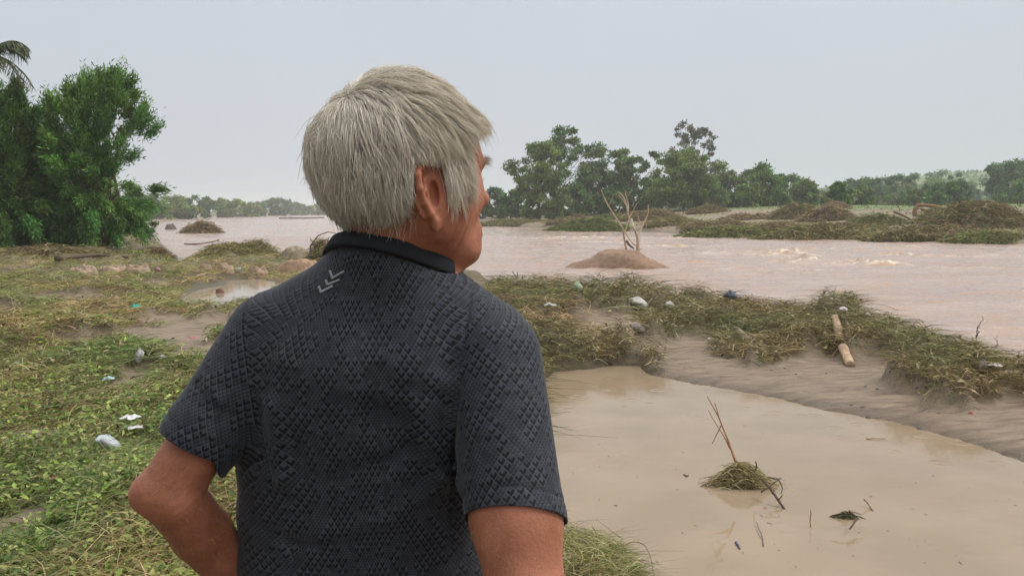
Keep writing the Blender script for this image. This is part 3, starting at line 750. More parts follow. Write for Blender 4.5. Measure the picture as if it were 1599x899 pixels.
def log(name, label, pts, r0, r1, col, cat='log', sides=9, group=None, wob=.01):
    rg = np.random.default_rng(len(label))
    pts = np.array(pts, float)
    t = np.linspace(0, len(pts) - 1, 5 * len(pts)); i = np.minimum(t.astype(int), len(pts) - 2); f = (t - i)[:, None]
    P_ = pts[i] * (1 - f) + pts[i + 1] * f
    P_[1:-1] += rg.normal(0, wob, P_[1:-1].shape)
    for _ in range(2): P_[1:-1] = (P_[:-2] + 2 * P_[1:-1] + P_[2:]) / 4
    mb = MB(); R_ = np.linspace(r0, r1, len(P_)) * (1 + rg.normal(0, .06, len(P_)))
    add_tube(mb, P_, R_, col, sides)
    o = pts[0]
    ob = mb.build(name, m_wood, None, True, o); ob.location = o
    return tag(ob, label, cat, group)
def gz(px, py, dz=0.0, z=None):
    if z is not None: return gnd(px, py, z)
    p = hit(px, py); q = ray(px, py)
    return p - q * (dz / -q[2]) * .0 + np.array([0, 0, dz * (.5 if px > 600 else 1.25)])
# pale two-piece log on the sandbank, greyish log, plank, etc
log('log', 'pale log end sticking up through the bank debris', [gz(1303, 514, .40), gz(1312, 538, .16)], .055, .065, (.50, .36, .24), wob=.004)
log('log', 'pale broken log lying on the sand below the upright piece', [gz(1316, 549, .14), gz(1328, 572, .03)], .07, .062, (.50, .36, .24), wob=.004)
log('log', 'grey weathered log slanting out of the debris left of the pale log', [gz(1150, 520, .12), gz(1188, 552, .05)], .06, .09, (.27, .21, .15))
log('log', 'small pale log at the right edge on the bank debris', [gz(1558, 590, .12), gz(1592, 588, .12)], .035, .03, (.40, .33, .22))
log('log', 'thin dark driftwood floating in the left channel', [gz(288, 381, z=.03), gz(310, 381, z=.05), gz(335, 377, z=.04), gz(342, 374, z=.10)], .05, .05, (.12, .09, .07))
log('log', 'dark driftwood streak far out in the left river', [gz(436, 341, z=.1), gz(470, 341, z=.1), gz(505, 340, z=.15)], .35, .3, (.10, .09, .08))
log('log', 'dark log under the leaning weeds at the left bank', [gz(90, 412, .15), gz(140, 408, .2), gz(200, 407, .12)], .10, .07, (.11, .08, .055))
log('fallen_trunk', 'thick curved fallen trunk on the far bank left of the big brush pile', [at(1429, 338, 84), at(1428, 327, 84), at(1434, 320, 84), at(1450, 321, 84), at(1470, 324, 84), at(1496, 333, 84)], .26, .14, (.27, .15, .085), 'fallen tree', wob=.02)
log('fallen_trunk', 'straight fallen trunk lying lower beside the curved one on the far bank', [at(1438, 326, 83), at(1458, 331, 83), at(1482, 339, 83)], .17, .11, (.27, .17, .10), 'fallen tree', wob=.02)
log('fallen_trunk', 'short bare trunk slanting down on the far sand left of the curved trunk', [at(1396, 330, 82), at(1408, 335, 82), at(1428, 346, 82)], .16, .11, (.27, .19, .13), 'fallen tree', wob=.02)

# dead tree on the mud island
def dead_tree():
    c = gnd(985, 412, 0); D = c[1] + .25; z0 = .80
    base = at(988, 392, D)
    t = empty('dead_tree', base - [0, 0, .25], 'bare bleached dead tree standing on the mud mound in the river', 'dead tree')
    o = base - [0, 0, .25]
    col = (.50, .38, .27)
    def br(name, pts, r0, r1, c=col):
        P_ = np.array([at(x, y, D + dz) for x, y, dz in pts])
        tt = np.linspace(0, len(P_) - 1, 4 * len(P_)); i = np.minimum(tt.astype(int), len(P_) - 2); f = (tt - i)[:, None]
        Q = P_[i] * (1 - f) + P_[i + 1] * f
        for _ in range(2): Q[1:-1] = (Q[:-2] + 2 * Q[1:-1] + Q[2:]) / 4
        mb = MB(); add_tube(mb, Q, np.linspace(r0, r1, len(Q)) * .74, c, 7)
        return mb.build(name, m_wood, t, True, o)
    br('trunk', [(996, 396, 0), (996, 385, 0), (996, 372, 0), (993, 362, 0)], .13, .10)
    br('trunk', [(979, 393, .3), (976, 380, .25), (974, 368, .2), (973, 358, .1)], .075, .06)
    for pts, r0, r1 in [
        ([(973, 358, .1), (962, 340, .2), (950, 322, .3), (944, 310, .3), (939, 296, .2)], .055, .025),
        ([(993, 362, 0), (986, 350, 0), (980, 334, -.1), (979, 320, -.1), (972, 305, -.1), (965, 300, 0)], .075, .03),
        ([(980, 334, -.1), (982, 322, .1), (978, 308, .2), (976, 298, .3)], .04, .02),
        ([(979, 322, 0), (972, 312, .2), (966, 304, .3)], .035, .02),
        ([(996, 372, 0), (1000, 360, .2), (1006, 346, .3), (1012, 334, .3), (1012, 320, .2)], .06, .03),
        ([(974, 368, .2), (978, 355, .3), (982, 342, .4), (988, 330, .5), (994, 318, .5)], .045, .015),
        ([(996, 385, 0), (988, 380, -.3), (982, 372, -.3), (976, 362, -.4)], .05, .025),
        ([(986, 350, 0), (984, 342, .2), (985, 365, .1)], .03, .02),
        ([(1004, 352, .3), (998, 345, .5), (996, 336, .6)], .03, .012),
        ([(1008, 345, .3), (1010, 352, .5), (1008, 358, .6)], .03, .012),
        ([(962, 340, .2), (968, 330, .1), (971, 318, 0)], .02, .008),
        ([(950, 322, .3), (956, 312, .3), (957, 303, .2)], .018, .008),
        ([(978, 308, .2), (985, 300, .2), (988, 292, .1)], .018, .008),
        ([(988, 330, .5), (992, 322, .4), (1000, 312, .2)], .016, .007),
        ([(996, 390, 0), (1004, 388, -.2), (1008, 393, -.3)], .03, .01),
        ([(979, 390, .3), (970, 385, .1), (966, 392, 0)], .03, .01)]:
        br('branch', pts, r0, r1)
    br('drift_knot', [(978, 376, 0), (984, 384, -.1), (990, 388, -.1)], .09, .05, (.13, .10, .07))
    mb = MB(); V, F = dome(.12, .08, .28, 5, 10); mb.add(V, F, (.6, .62, .5)); p = at(986, 350, D - .15); mb.add(V * 0 + 0, F, (.5, .5, .4)) if False else None
    rag = mb.build('snagged_rag', m_cloth, t); rag.location = p - o
def mat_plain(name, col, rough=.6, trans=0.0, spec=.4):
    m, nt, b = mat_new(name); tc = N(nt, 'ShaderNodeTexCoord'); n = N(nt, 'ShaderNodeTexNoise', Scale=18.0, Detail=4.0); nt.links.new(tc.outputs['Object'], n.inputs['Vector'])
    cr = N(nt, 'ShaderNodeValToRGB'); cr.color_ramp.elements[0].position = .3; cr.color_ramp.elements[1].position = .7
    cr.color_ramp.elements[0].color = (*[c * .7 for c in col], 1); cr.color_ramp.elements[1].color = (*[min(c * 1.15, .9) for c in col], 1)
    nt.links.new(n.outputs['Fac'], cr.inputs['Fac']); nt.links.new(cr.outputs['Color'], b.inputs['Base Color']); b.inputs['Roughness'].default_value = rough; b.inputs['Specular IOR Level'].default_value = spec
    b.inputs['Transmission Weight'].default_value = trans
    return m
m_cloth = mat_attr('litter', rough=.5, spec=.4, trans=.15, noise=.2, nscale=9)
dead_tree()

# ------------------------------------------------------------------ litter left by the flood
def crumple(name, label, px, py, w_, h_, col, cat, seed, dz=.0, kind='bag', z=None, rz=None):
    """crumpled bag or cloth: a pinched, folded shell"""
    p = gz(px, py, dz, z); s = p[1] / FPX; rx = w_ * s / 2; h = h_ * s
    rg = np.random.default_rng(seed)
    n = 22
    u = np.linspace(0, 1, n); a = np.linspace(0, 2 * np.pi, 2 * n, endpoint=False); U, A = np.meshgrid(u, a, indexing='ij')
    fold = 1 + .30 * np.sin(A * rg.integers(3, 6) + U * 5) * U + .5 * (fbm(np.cos(A) * 2 + seed, np.sin(A) * 2 + U * 3, seed, 3) - .5)
    if kind == 'bag':
        x = np.sin(U * np.pi * .92 + .05) * np.cos(A) * rx * fold; y = np.sin(U * np.pi * .92 + .05) * np.sin(A) * rx * .7 * fold
        z_ = (1 - U) * h * (1 + .25 * (fbm(np.cos(A) * 3, np.sin(A) * 3 + U * 4, seed + 3, 3) - .5)) + .25 * x * rg.normal()
        y = y + (U < .3) * .0
    else:
        x = U * np.cos(A) * rx * fold; y = U * np.sin(A) * rx * .8 * fold
        z_ = h * (.25 + 1.3 * np.abs(fbm(x / rx * 1.8 + 3, y / rx * 1.8, seed, 3) - .45)) * (1 - .7 * U ** 3)
    V = np.stack([x.ravel(), y.ravel(), z_.ravel()], 1)
    na_ = 2 * n; i = np.arange(n - 1)[:, None] * na_; j = np.arange(na_)[None]; j2 = (j + 1) % na_
    F = np.stack([i + j, i + na_ + j, i + na_ + j2, i + j2], -1).reshape(-1, 4)
    q = fbm(V[:, 0] / rx * 2 + 4, V[:, 1] / rx * 2 + V[:, 2] / h, seed + 5, 3)[:, None]
    o = mesh_np(name, V, F, m_cloth, None, np.array(col) * (.72 + .5 * q))
    o.location = p + [0, 0, -.1 * h]
    o.rotation_euler = (0, 0, rg.uniform(-.6, .6) if rz is None else rz)
    md = o.modifiers.new('thickness', 'SOLIDIFY'); md.thickness = .002
    return tag(o, label, cat)
WH = (.62, .62, .60)
LIT = [
    ('plastic_bag', 'translucent white plastic bag lying in the weeds left of the elbow', 171, 724, 32, 26, (.50, .54, .56), 'plastic bag', 'bag', .10),
    ('paper_scrap', 'folded white paper scrap above the plastic bag by the elbow', 204, 677, 28, 11, (.80, .80, .80), 'paper', 'flat', .12),
    ('plastic_scrap', 'thin white plastic strip just below the folded paper scrap', 210, 692, 26, 6, (.6, .58, .55), 'plastic scrap', 'flat', .12),
    ('cloth_scrap', 'pale blue scrap in the weeds above the elbow', 170, 612, 18, 9, (.42, .60, .60), 'cloth scrap', 'flat', .12),
    ('plastic_scrap', 'turquoise plastic scrap on the straw beyond the sandy patch', 212, 491, 14, 8, (.02, .38, .30), 'plastic scrap', 'flat', .12),
    ('cloth_scrap', 'crumpled white cloth at the edge of the small silt puddle', 218, 568, 14, 22, (.55, .55, .53), 'cloth scrap', 'bag', .03),
    ('plastic_scrap', 'round pale plastic scrap right of the crumpled white cloth', 252, 562, 16, 9, (.55, .55, .53), 'plastic scrap', 'flat', .03),
    ('plastic_scrap', 'pink plastic scrap in straw left of the sleeve', 302, 541, 12, 6, (.60, .16, .25), 'plastic scrap', 'flat', .1),
    ('plastic_scrap', 'small red-pink scrap near the lower left corner', 84, 773, 10, 7, (.48, .05, .10), 'plastic scrap', 'flat', .1),
    ('plastic_scrap', 'small white scrap low in the left weeds', 86, 868, 12, 7, (.66, .6, .6), 'plastic scrap', 'flat', .1),
    ('plastic_scrap', 'pale scrap in the weeds at the left edge', 27, 582, 10, 6, (.5, .55, .45), 'plastic scrap', 'flat', .1),
    ('plastic_scrap', 'light blue scrap beside the reddish boulder', 373, 425, 8, 7, (.30, .50, .58), 'plastic scrap', 'flat', .08),
    ('plastic_scrap', 'pink scrap in the straw right of the tan slabs', 247, 428, 9, 9, (.55, .28, .28), 'plastic scrap', 'bag', .05),
    ('stone_chip', 'pale pinkish stone between sleeve and elbow', 355, 722, 22, 14, (.45, .33, .27), 'stone', 'bag', .06),
    ('bottle', 'pale green crushed bottle standing in the bank debris nearest the shoulder', 902, 465, 12, 17, (.50, .62, .42), 'bottle', 'bag', .28),
    ('plastic_strip', 'long white strip slanting in the debris beside the sleeve', 858, 486, 20, 9, (.62, .60, .58), 'plastic strip', 'flat', .22),
    ('plastic_bag', 'large white bag on the bank debris crest', 997, 487, 28, 17, (.66, .63, .60), 'plastic bag', 'bag', .22),
    ('plastic_bag', 'smaller white rag right of the large white bag', 1046, 489, 15, 13, (.64, .60, .60), 'plastic bag', 'bag', .2),
    ('plastic_bag', 'grey muddy bag below the large white one', 995, 520, 22, 17, (.36, .33, .30), 'plastic bag', 'bag', .05),
    ('plastic_bag', 'dark blue-grey bag on the crest of the debris', 1139, 477, 18, 15, (.09, .11, .17), 'plastic bag', 'bag', .26),
    ('paper_scrap', 'torn pale scrap lying on the sand hollow', 947, 517, 22, 9, (.55, .45, .38), 'paper', 'flat', .03),
    ('plastic_scrap', 'tiny yellow scrap above the torn pale one', 952, 493, 6, 5, (.70, .66, .30), 'plastic scrap', 'flat', .18),
    ('plastic_scrap', 'small white lid on the sand edge under the debris', 1107, 533, 6, 6, (.72, .68, .64), 'plastic scrap', 'bag', .03),
    ('plastic_bag', 'grey green bag tangled right of the white lid', 1152, 530, 14, 14, (.22, .26, .22), 'plastic bag', 'bag', .12),
    ('plastic_scrap', 'white scrap on the crest above the pale log', 1316, 498, 12, 9, (.62, .60, .58), 'plastic scrap', 'bag', .24),
    ('plastic_scrap', 'round white cap right of the crest scrap', 1355, 505, 8, 7, (.74, .72, .68), 'plastic scrap', 'bag', .24),
    ('plastic_scrap', 'red-brown scrap just above the pale log', 1308, 507, 10, 6, (.30, .08, .06), 'plastic scrap', 'flat', .26),
    ('plastic_scrap', 'cream scrap on the crest right of the round cap', 1395, 506, 8, 5, (.66, .64, .50), 'plastic scrap', 'flat', .24),
    ('plastic_bag', 'flat grey bag on the right part of the debris', 1443, 553, 28, 11, (.48, .48, .46), 'plastic bag', 'flat', .22),
    ('plastic_bag', 'brown and white bundle near the right edge', 1533, 585, 13, 20, (.38, .31, .26), 'plastic bag', 'bag', .12),
    ('plastic_scrap', 'white shard beside the brown and white bundle', 1552, 583, 20, 9, (.64, .62, .58), 'plastic scrap', 'flat', .2),
    ('plastic_scrap', 'small red scrap on sand near the right edge', 1517, 645, 10, 7, (.55, .20, .15), 'plastic scrap', 'flat', .0),
    ('plastic_scrap', 'white bottle scrap at the far waterline behind the dead tree', 941, 352, 5, 5, (.7, .7, .7), 'plastic scrap', 'bag', .3),
]
for i, (nm, lab, px, py, w_, h_, col, cat, kd, dz) in enumerate(LIT):
    crumple(nm, lab, px, py, w_, h_, col, cat, 400 + i, dz, kd)

# ------------------------------------------------------------------ things in and by the pool
def twig(name, label, pts, r0, r1, col, z=PZ, cat='twig', group=None):
    P_ = [gnd(x, y, z) + np.array([0, 0, h]) for x, y, h in pts]
    return log(name, label, P_, r0, r1, col, cat, 6, group, .004)
def clump(name, label, px, py, wpx, hpx, seed, n, cols, twl, extra=()):
    p = gnd(px, py, PZ); s = p[1] / FPX; rx = wpx * s / 2; h = hpx * s
    t = empty(name, (p[0], p[1], PZ - .02), label, 'grass clump')
    V, F = dome(rx * .8, rx * .42, h * .45, seed, 18, .5, .05)
    mesh_np('core', V, F, m_rock, t, np.broadcast_to((.10, .08, .04), (len(V), 3)))
    rg = np.random.default_rng(seed)
    u = rg.normal(0, .38, n); v_ = rg.normal(0, .30, n)
    R0 = np.stack([u * rx, v_ * rx * .5, h * .75 * np.exp(-(u ** 2) * 2 - v_ ** 2 * 2) * rg.random(n) + .01], 1)
    a = rg.normal(.5, .5, n) + np.pi * (rg.random(n) < .35); el = rg.normal(.08, .2, n)
    D = np.stack([np.cos(a) * np.cos(el), -np.sin(a) * np.cos(el) * .7, np.sin(el)], 1)
    Ls = rg.uniform(.25, .7, n) * rx
    v, f, c = strands(R0 - D * Ls[:, None] * .4, D, Ls, rg.uniform(.003, .008, n), palette(cols, n, rg, .25), 5, .4, .25, .18, rg)
    mesh_np('grass_blades', v, f, m_straw, t, c)
    mb = MB()
    for pts, r0, r1, c_ in twl:
        Q = np.array([gnd(x, y, PZ) * 0 + at(x, y, p[1] + dd) for x, y, dd in pts]) - [p[0], p[1], PZ - .02]
        tt = np.linspace(0, len(Q) - 1, 4 * len(Q)); i = np.minimum(tt.astype(int), len(Q) - 2); f_ = (tt - i)[:, None]
        Q = Q[i] * (1 - f_) + Q[i + 1] * f_
        add_tube(mb, Q, np.linspace(r0, r1, len(Q)), c_, 5)
    if twl: mb.build('stalks', m_wood, t)
    return t
ORA = (.42, .24, .12); DK = (.11, .08, .06)
clump('grass_clump', 'large straw clump with tall orange stalks floating in the pool', 1158, 757, 112, 50, 501, 1500, STRAW[:4] + [(.14, .08, .05)],
      [([(1150, 722, 0), (1138, 690, .02), (1122, 650, .05), (1104, 618, .08)], .010, .004, ORA), ([(1148, 720, 0), (1136, 685, 0), (1124, 655, 0), (1116, 628, 0)], .009, .004, ORA), ([(1140, 700, 0), (1130, 680, 0), (1114, 655, 0), (1106, 640, 0)], .006, .002, ORA),
       ([(1126, 664, 0), (1120, 676, 0), (1112, 692, 0)], .005, .003, (.25, .14, .08)), ([(1195, 752, -.1), (1205, 765, -.2), (1226, 796, -.34)], .014, .009, DK), ([(1188, 768, -.2), (1200, 760, -.2), (1220, 745, -.15)], .008, .004, DK),
       ([(1200, 745, 0), (1216, 748, 0), (1222, 762, 0), (1218, 775, 0)], .006, .003, DK), ([(1178, 735, 0), (1182, 728, 0), (1180, 720, 0)], .005, .006, DK), ([(1205, 768, -.2), (1216, 780, -.3), (1222, 772, -.3)], .007, .004, DK)])
clump('grass_clump', 'small dark green clump with forked twig in the pool', 1322, 808, 52, 16, 502, 160, [(.10, .13, .04), (.15, .16, .06), (.07, .06, .04)],
      [([(1300, 804, 0), (1318, 800, 0), (1340, 806, 0), (1352, 810, 0)], .005, .003, DK), ([(1336, 806, 0), (1328, 800, 0), (1326, 796, 0)], .008, .006, DK), ([(1338, 808, 0), (1332, 818, -.1), (1327, 825, -.14)], .009, .006, DK), ([(1318, 802, 0), (1330, 798, 0), (1346, 803, 0)], .004, .003, DK)])
twig('twig', 'thin red stem standing upright in the pool', [(1265, 822, 0), (1265, 822, .06), (1265, 822, .13)], .004, .003, (.30, .11, .06))
twig('twig', 'short grey twig right of the small green clump', [(1363, 797, 0), (1355, 791, .03), (1348, 790, .06)], .007, .006, (.27, .18, .12))
twig('twig', 'pale stick floating flat near the far pool edge', [(1353, 685, .01), (1368, 686, .012), (1383, 685, .01)], .008, .004, (.50, .33, .22))
twig('twig', 'thin curled grass stem in the pool below the straw clump', [(1192, 853, .004), (1190, 840, .01), (1184, 828, .02), (1181, 818, .02)], .004, .003, (.16, .12, .10))
twig('twig', 'small dark leaf scrap floating left of the curled stem', [(1149, 847, .004), (1153, 852, .008), (1155, 857, .004)], .010, .008, (.14, .12, .16))
twig('twig', 'tiny floating stick left of the straw clump', [(1068, 741, .004), (1072, 744, .008), (1075, 742, .004)], .006, .006, (.12, .10, .10))
twig('branch', 'thin wiry branch arching from the near grass over the pool', [(952, 872, .02), (968, 868, .07), (990, 866, .10), (1008, 872, .10), (1018, 890, .04), (1026, 912, -.02)], .0032, .0018, DK, cat='branch')
twig('branch', 'dark leafy twig above the near grass tuft', [(925, 850, .13), (936, 860, .11), (950, 872, .07), (960, 884, .02)], .005, .0045, (.13, .09, .06), cat='branch')
rg = np.random.default_rng(77)
nn = 130; px_ = rg.uniform(880, 1599, nn); py_ = rg.uniform(620, 899, nn)
pts = np.array([gnd(a, b_, PZ + .004) for a, b_ in zip(px_, py_)]); pts = pts[poly_sd(pts[:, 0], pts[:, 1], POOL) < -.2]
a = rg.uniform(0, 6.28, len(pts)); D = np.stack([np.cos(a), np.sin(a), 0 * a], 1); nn = len(pts)
v, f, c = strands(pts, D, rg.uniform(.008, .05, nn) * rg.random(nn), rg.uniform(.003, .008, nn), palette([(.16, .12, .08), (.30, .24, .15), (.10, .09, .07)], nn, rg), 3, .5, 0, .02, rg)
tag(mesh_np('floating_chaff', v, f, m_straw, None, c), 'tiny specks of chaff floating all over the brown pool', 'chaff', kind='stuff')
# twigs on the debris crest
def crest_twig(label, pts, D, r=.012, branches=()):
    t = empty('bare_twig', at(*pts[0], D), label, 'twig')
    mb = MB(); o = at(*pts[0], D)
    for q in (pts,) + tuple(branches):
        P_ = np.array([at(x, y, D) for x, y in q]); tt = np.linspace(0, len(P_) - 1, 4 * len(P_)); i = np.minimum(tt.astype(int), len(P_) - 2); f = (tt - i)[:, None]
        P_ = P_[i] * (1 - f) + P_[i + 1] * f; P_[:, 1] += np.random.default_rng(len(q)).normal(0, .02, len(P_))
        add_tube(mb, P_, np.linspace(r, r * .35, len(P_)), (.16, .12, .09), 5)
    ob = mb.build('bare_twig', m_wood, None, True, o); ob.location = o; tag(ob, label, 'twig')
    bpy.data.objects.remove(t)
    return ob
crest_twig('branched bare twig standing on the crest near the right edge', [(1522, 556), (1523, 535), (1526, 515), (1536, 494)], 12.6, .012, ([(1524, 525), (1530, 508)], [(1523, 540), (1518, 525)]))
crest_twig('short leaning dark stub left of the branched twig', [(1522, 548), (1510, 538), (1500, 528), (1499, 523)], 12.8, .03)
crest_twig('single thin stem right of the branched twig', [(1549, 552), (1556, 538), (1557, 524)], 12.2, .010)
crest_twig('thin hooped stem on the crest right of the large white bag', [(1042, 478), (1019, 470), (1020, 452), (1032, 452), (1042, 462)], 18.5, .012)
crest_twig('curled stem on the crest above the round cap', [(1372, 500), (1376, 492), (1386, 492), (1394, 502)], 15.8, .014)
crest_twig('thin grass stem crossing the water left of the debris', [(800, 424), (806, 432), (810, 444)], 20, .012, ([(808, 425), (808, 440)],))
crest_twig('looping thorn branch above the boulder by the shirt', [(486, 402), (484, 385), (496, 368), (512, 362), (524, 364)], 24, .03, ([(500, 400), (496, 380), (510, 374), (520, 382)], [(492, 385), (484, 372)], [(508, 400), (506, 386), (514, 370)]))
# hoof marks in the sand, built as low raised domes of dark colour
m_mark2, nt, b = mat_new('dark_mark'); b.inputs['Base Color'].default_value = (.07, .05, .035, 1); b.inputs['Roughness'].default_value = .5
MARKL = ['dark hoof mark just above the pool edge, middle of the sandbank', 'dark hoof mark at the very pool edge below its larger neighbour', 'dark hoof mark on the right part of the sandbank, left of the red scrap', 'small dark hoof mark on the sand below the pale log', 'small dark hoof mark lower right of the one below the pale log', 'small dark hoof mark right of a twin high on the left sandbank',
    'small dark hoof mark left of its twin high on the left sandbank', 'dark hoof mark touching the pool edge on the right of the sandbank', 'dark hoof mark slightly left of the pool-edge pair', 'tiny dark hoof mark near the foot of the pale log', 'tiny dark hoof mark right of the two twins high on the sandbank']
for i, (px, py, w_) in enumerate([(1349, 635, 14), (1357, 650, 12), (1466, 646, 14), (1352, 603, 9), (1370, 607, 8), (1226, 575, 9), (1205, 578, 8), (1437, 668, 12), (1330, 632, 10), (1290, 583, 6), (1243, 584, 7)]):
    p = gz(px, py); s = p[1] / FPX; rx = w_ * s / 2
    V, F = dome(rx, rx * .8, .012, 600 + i, 8, .6, .01)
    o = mesh_np('hoof_mark', V, F, m_mark2); o.location = (p[0], p[1], p[2] - .002)
    tag(o, MARKL[i], 'mud clod', 'dark hoof marks on the sandbank')

# ------------------------------------------------------------------ trees
m_fol = mat_attr('foliage', rough=.55, spec=.3, trans=.25)
def tree(name, label, base, H, W, seed, cols, n_leaf, leaf, trunk_r, crown_lo=.25, style='round', cat='tree', group=None, clusters=60, spread=.16, trunk_col=(.13, .10, .075), stems=1, dens=1.0, D=None, lean=0.0):
    rg = np.random.default_rng(seed)
    t = empty(name, base, label, cat, group)
    Dp = W * .8 if D is None else D
    cz = H * (crown_lo + 1) / 2; ch = H * (1 - crown_lo) / 2
    # cluster centres in an uneven crown
    C = []
    lo = crown_lo
    while len(C) < clusters:
        a = rg.uniform(0, 2 * np.pi); hh = lo + (1 - lo) * rg.random()
        if style == 'round':
            m_ = lo + .45 * (1 - lo); pr = math.sqrt(max(0, 1 - ((hh - m_) / (1 - m_)) ** 2)) if hh > m_ else math.sqrt(max(0, 1 - ((m_ - hh) / (m_ - lo + .18)) ** 2))
        elif style == 'flat':
            m_ = lo + .62 * (1 - lo); pr = math.sqrt(max(0, 1 - ((hh - m_) / (1 - m_)) ** 2)) if hh > m_ else max(.0, 1 - ((m_ - hh) / (m_ - lo + .01)) ** 1.3) * .95
            pr = max(pr, .55 * (hh < m_))
        elif style == 'feather':
            pr = (.78 + .22 * min(1, hh / .35)) if hh < .45 else math.sqrt(max(0, 1 - ((hh - .45) / .56) ** 2))
        else:
            pr = math.sqrt(max(0, 1 - ((hh - .35) / .66) ** 2)) if hh > .35 else .92
        ex = .70 + .62 * float(vnoise(a * 1.3 + seed, hh * 3.2, seed)); ez = .74 + .40 * float(vnoise(math.cos(a) * 1.7 + 5, math.sin(a) * 1.7 + 9, seed + 5))
        rr = pr * ex * math.sqrt(rg.uniform(.05, 1))
        C.append([math.cos(a) * rr, math.sin(a) * rr, lo + (hh - lo) * ez])
    C = np.array(C) * [W / 2, Dp / 2, H] + [lean * W * .12, 0, 0]
    C[:, 0] += lean * W * .18 * (C[:, 2] / H)
    C[:, 2] = np.clip(C[:, 2], H * max(lo, .03), H * .97)
    # wood: stems then a limb to every third cluster
    mb = MB()
    tops = []
    for s_ in range(stems):
        off = np.array([rg.normal(0, .25), rg.normal(0, .25), 0]) * (stems > 1) * trunk_r * 8
        top = np.array([lean * H * .08 + rg.normal(0, .05) * W * (1 + stems * .6), rg.normal(0, .05) * W, H * rg.uniform(.5, .68)])
        k = 9; tt = np.linspace(0, 1, k)
        P_ = off[None] * (1 - .2 * tt[:, None]) + (top - off)[None] * tt[:, None] * [1, 1, 1] + rg.normal(0, .012 * H, (k, 3)) * np.sin(tt * np.pi)[:, None]
        P_[0, 2] = -.35
        add_tube(mb, P_, trunk_r * (1 - .55 * tt) / (stems ** .4) * (1 + .35 * np.exp(-tt * 12)), trunk_col, 8)
        tops.append(P_)
    for i in range(0, len(C), 2 if clusters < 90 else 3):
        P0 = tops[rg.integers(0, stems)]; j = rg.integers(2, 8); a = P0[j]; b_ = C[i]
        mid = (a + b_) / 2 + [0, 0, .08 * H * rg.normal(.3, .6)] + rg.normal(0, .03, 3) * H
        tt = np.linspace(0, 1, 6)[:, None]
        Q = a * (1 - tt) ** 2 + 2 * mid * tt * (1 - tt) + b_ * tt ** 2
        add_tube(mb, Q, trunk_r * np.linspace(.28, .06, 6) / (stems ** .4), trunk_col, 5)
    mb.build('trunk', m_bark, t)
    # leaves
    n = int(n_leaf * dens)
    ci = rg.integers(0, len(C), n)
    wc = rg.uniform(.55, 1.25, len(C)); shade = rg.uniform(.62, 1.35, len(C)); hue = rg.normal(0, .10, len(C))
    sr = spread * min(W, H * 1.2)
    off = rg.normal(0, 1, (n, 3)); off = off / (np.linalg.norm(off, axis=1, keepdims=True) + 1e-9) * (rg.random(n) ** .5)[:, None]
    P_ = C[ci] + off * (sr * wc[ci])[:, None] * [1, .9, .62]
    if style == 'feather':        # drooping feathery sprays reaching outwards and up
        outv = norm((C[ci] - [0, 0, cz * .7]) + 1e-6)
        P_ = C[ci] + outv * (rg.normal(0, 1.0, n) * sr * .75 * wc[ci])[:, None] + rg.normal(0, .30, (n, 3)) * sr
    P_[:, 2] = np.maximum(P_[:, 2], .04 * H * rg.random(n))
    U = norm(rg.normal(0, 1, (n, 3)) + [0, 0, -.2]); Nn = norm(rg.normal(0, .6, (n, 3)) + [0, 0, .8])
    Cc = palette(cols, n, rg, .16) * shade[ci][:, None]
    Cc = Cc * (1 + hue[ci][:, None] * [1.2, .2, -.6])
    L_ = leaf * rg.uniform(.6, 1.3, n); wf = .5
    if style == 'feather':
        U = norm(outv * 1.0 + rg.normal(0, .55, (n, 3)) + [0, 0, .1]); L_ = L_ * 1.7; wf = .24
    v, f, c = leaves(P_, Nn, U, L_, L_ * wf, np.clip(Cc, .003, 1), .2)
    mesh_np('crown', v, f, m_fol, t, c, False)
    return t
def base_at(px, y, z=None):
    p = at_dist(px, y, 0); p[2] = zat(p[0], p[1]) if z is None else z
    return p
def tree_px(name, label, px, ytop, wpx, dist, seed, cols, n, leaf, tr, **k):
    """tree whose foot stands dist metres away in column px, whose top is at row ytop"""
    b_ = base_at(px, dist)
    ztop = CAMP[2] + (HORIZON - ytop) / FPX * dist
    return tree(name, label, b_, ztop - b_[2], wpx / FPX * dist, seed, cols, n, leaf, tr, **k)
GD = [(.085, .190, .038), (.115, .25, .045), (.15, .29, .06), (.055, .13, .032)]      # fresh green
GO = [(.15, .235, .05), (.20, .295, .068), (.11, .175, .044), (.24, .31, .09)]       # olive
GB = [(.085, .17, .052), (.115, .22, .066), (.06, .125, .044), (.145, .25, .078)]      # dark bluish
# big trees on the left
tree_px('feathery_tree', 'big feathery green tree leaning over the left bank, tallest on the left', 138, 128, 160, 42, 701, [(a_ * 1.25, b_ * 1.2, c_ * 1.2) for a_, b_, c_ in GD], 72000, .15, .2, crown_lo=.04, style='feather', clusters=170, spread=.082, stems=3, lean=.35)
tree_px('leafy_tree', 'dense green tree at the left edge below the palm', 12, 142, 145, 40, 702, GD + [(.11, .20, .035)], 62000, .17, .25, crown_lo=.08, style='feather', clusters=120, spread=.10, stems=2)
tree_px('leafy_tree', 'dark shaded tree behind the big feathery one', 75, 222, 190, 47, 703, GB + GD[:1], 52000, .2, .2, crown_lo=.02, style='shrub', clusters=110, spread=.11, stems=3)
tree_px('bush', 'round bright green bush at the foot of the big feathery tree', 112, 300, 110, 43, 704, GD, 16000, .13, .08, crown_lo=.05, style='shrub', clusters=60, spread=.14, stems=3, cat='bush')
tree_px('bush', 'low green bush right of the feathery tree trunk', 172, 296, 80, 52, 705, GD, 14000, .15, .08, crown_lo=.05, style='shrub', clusters=50, spread=.14, stems=3, cat='bush')
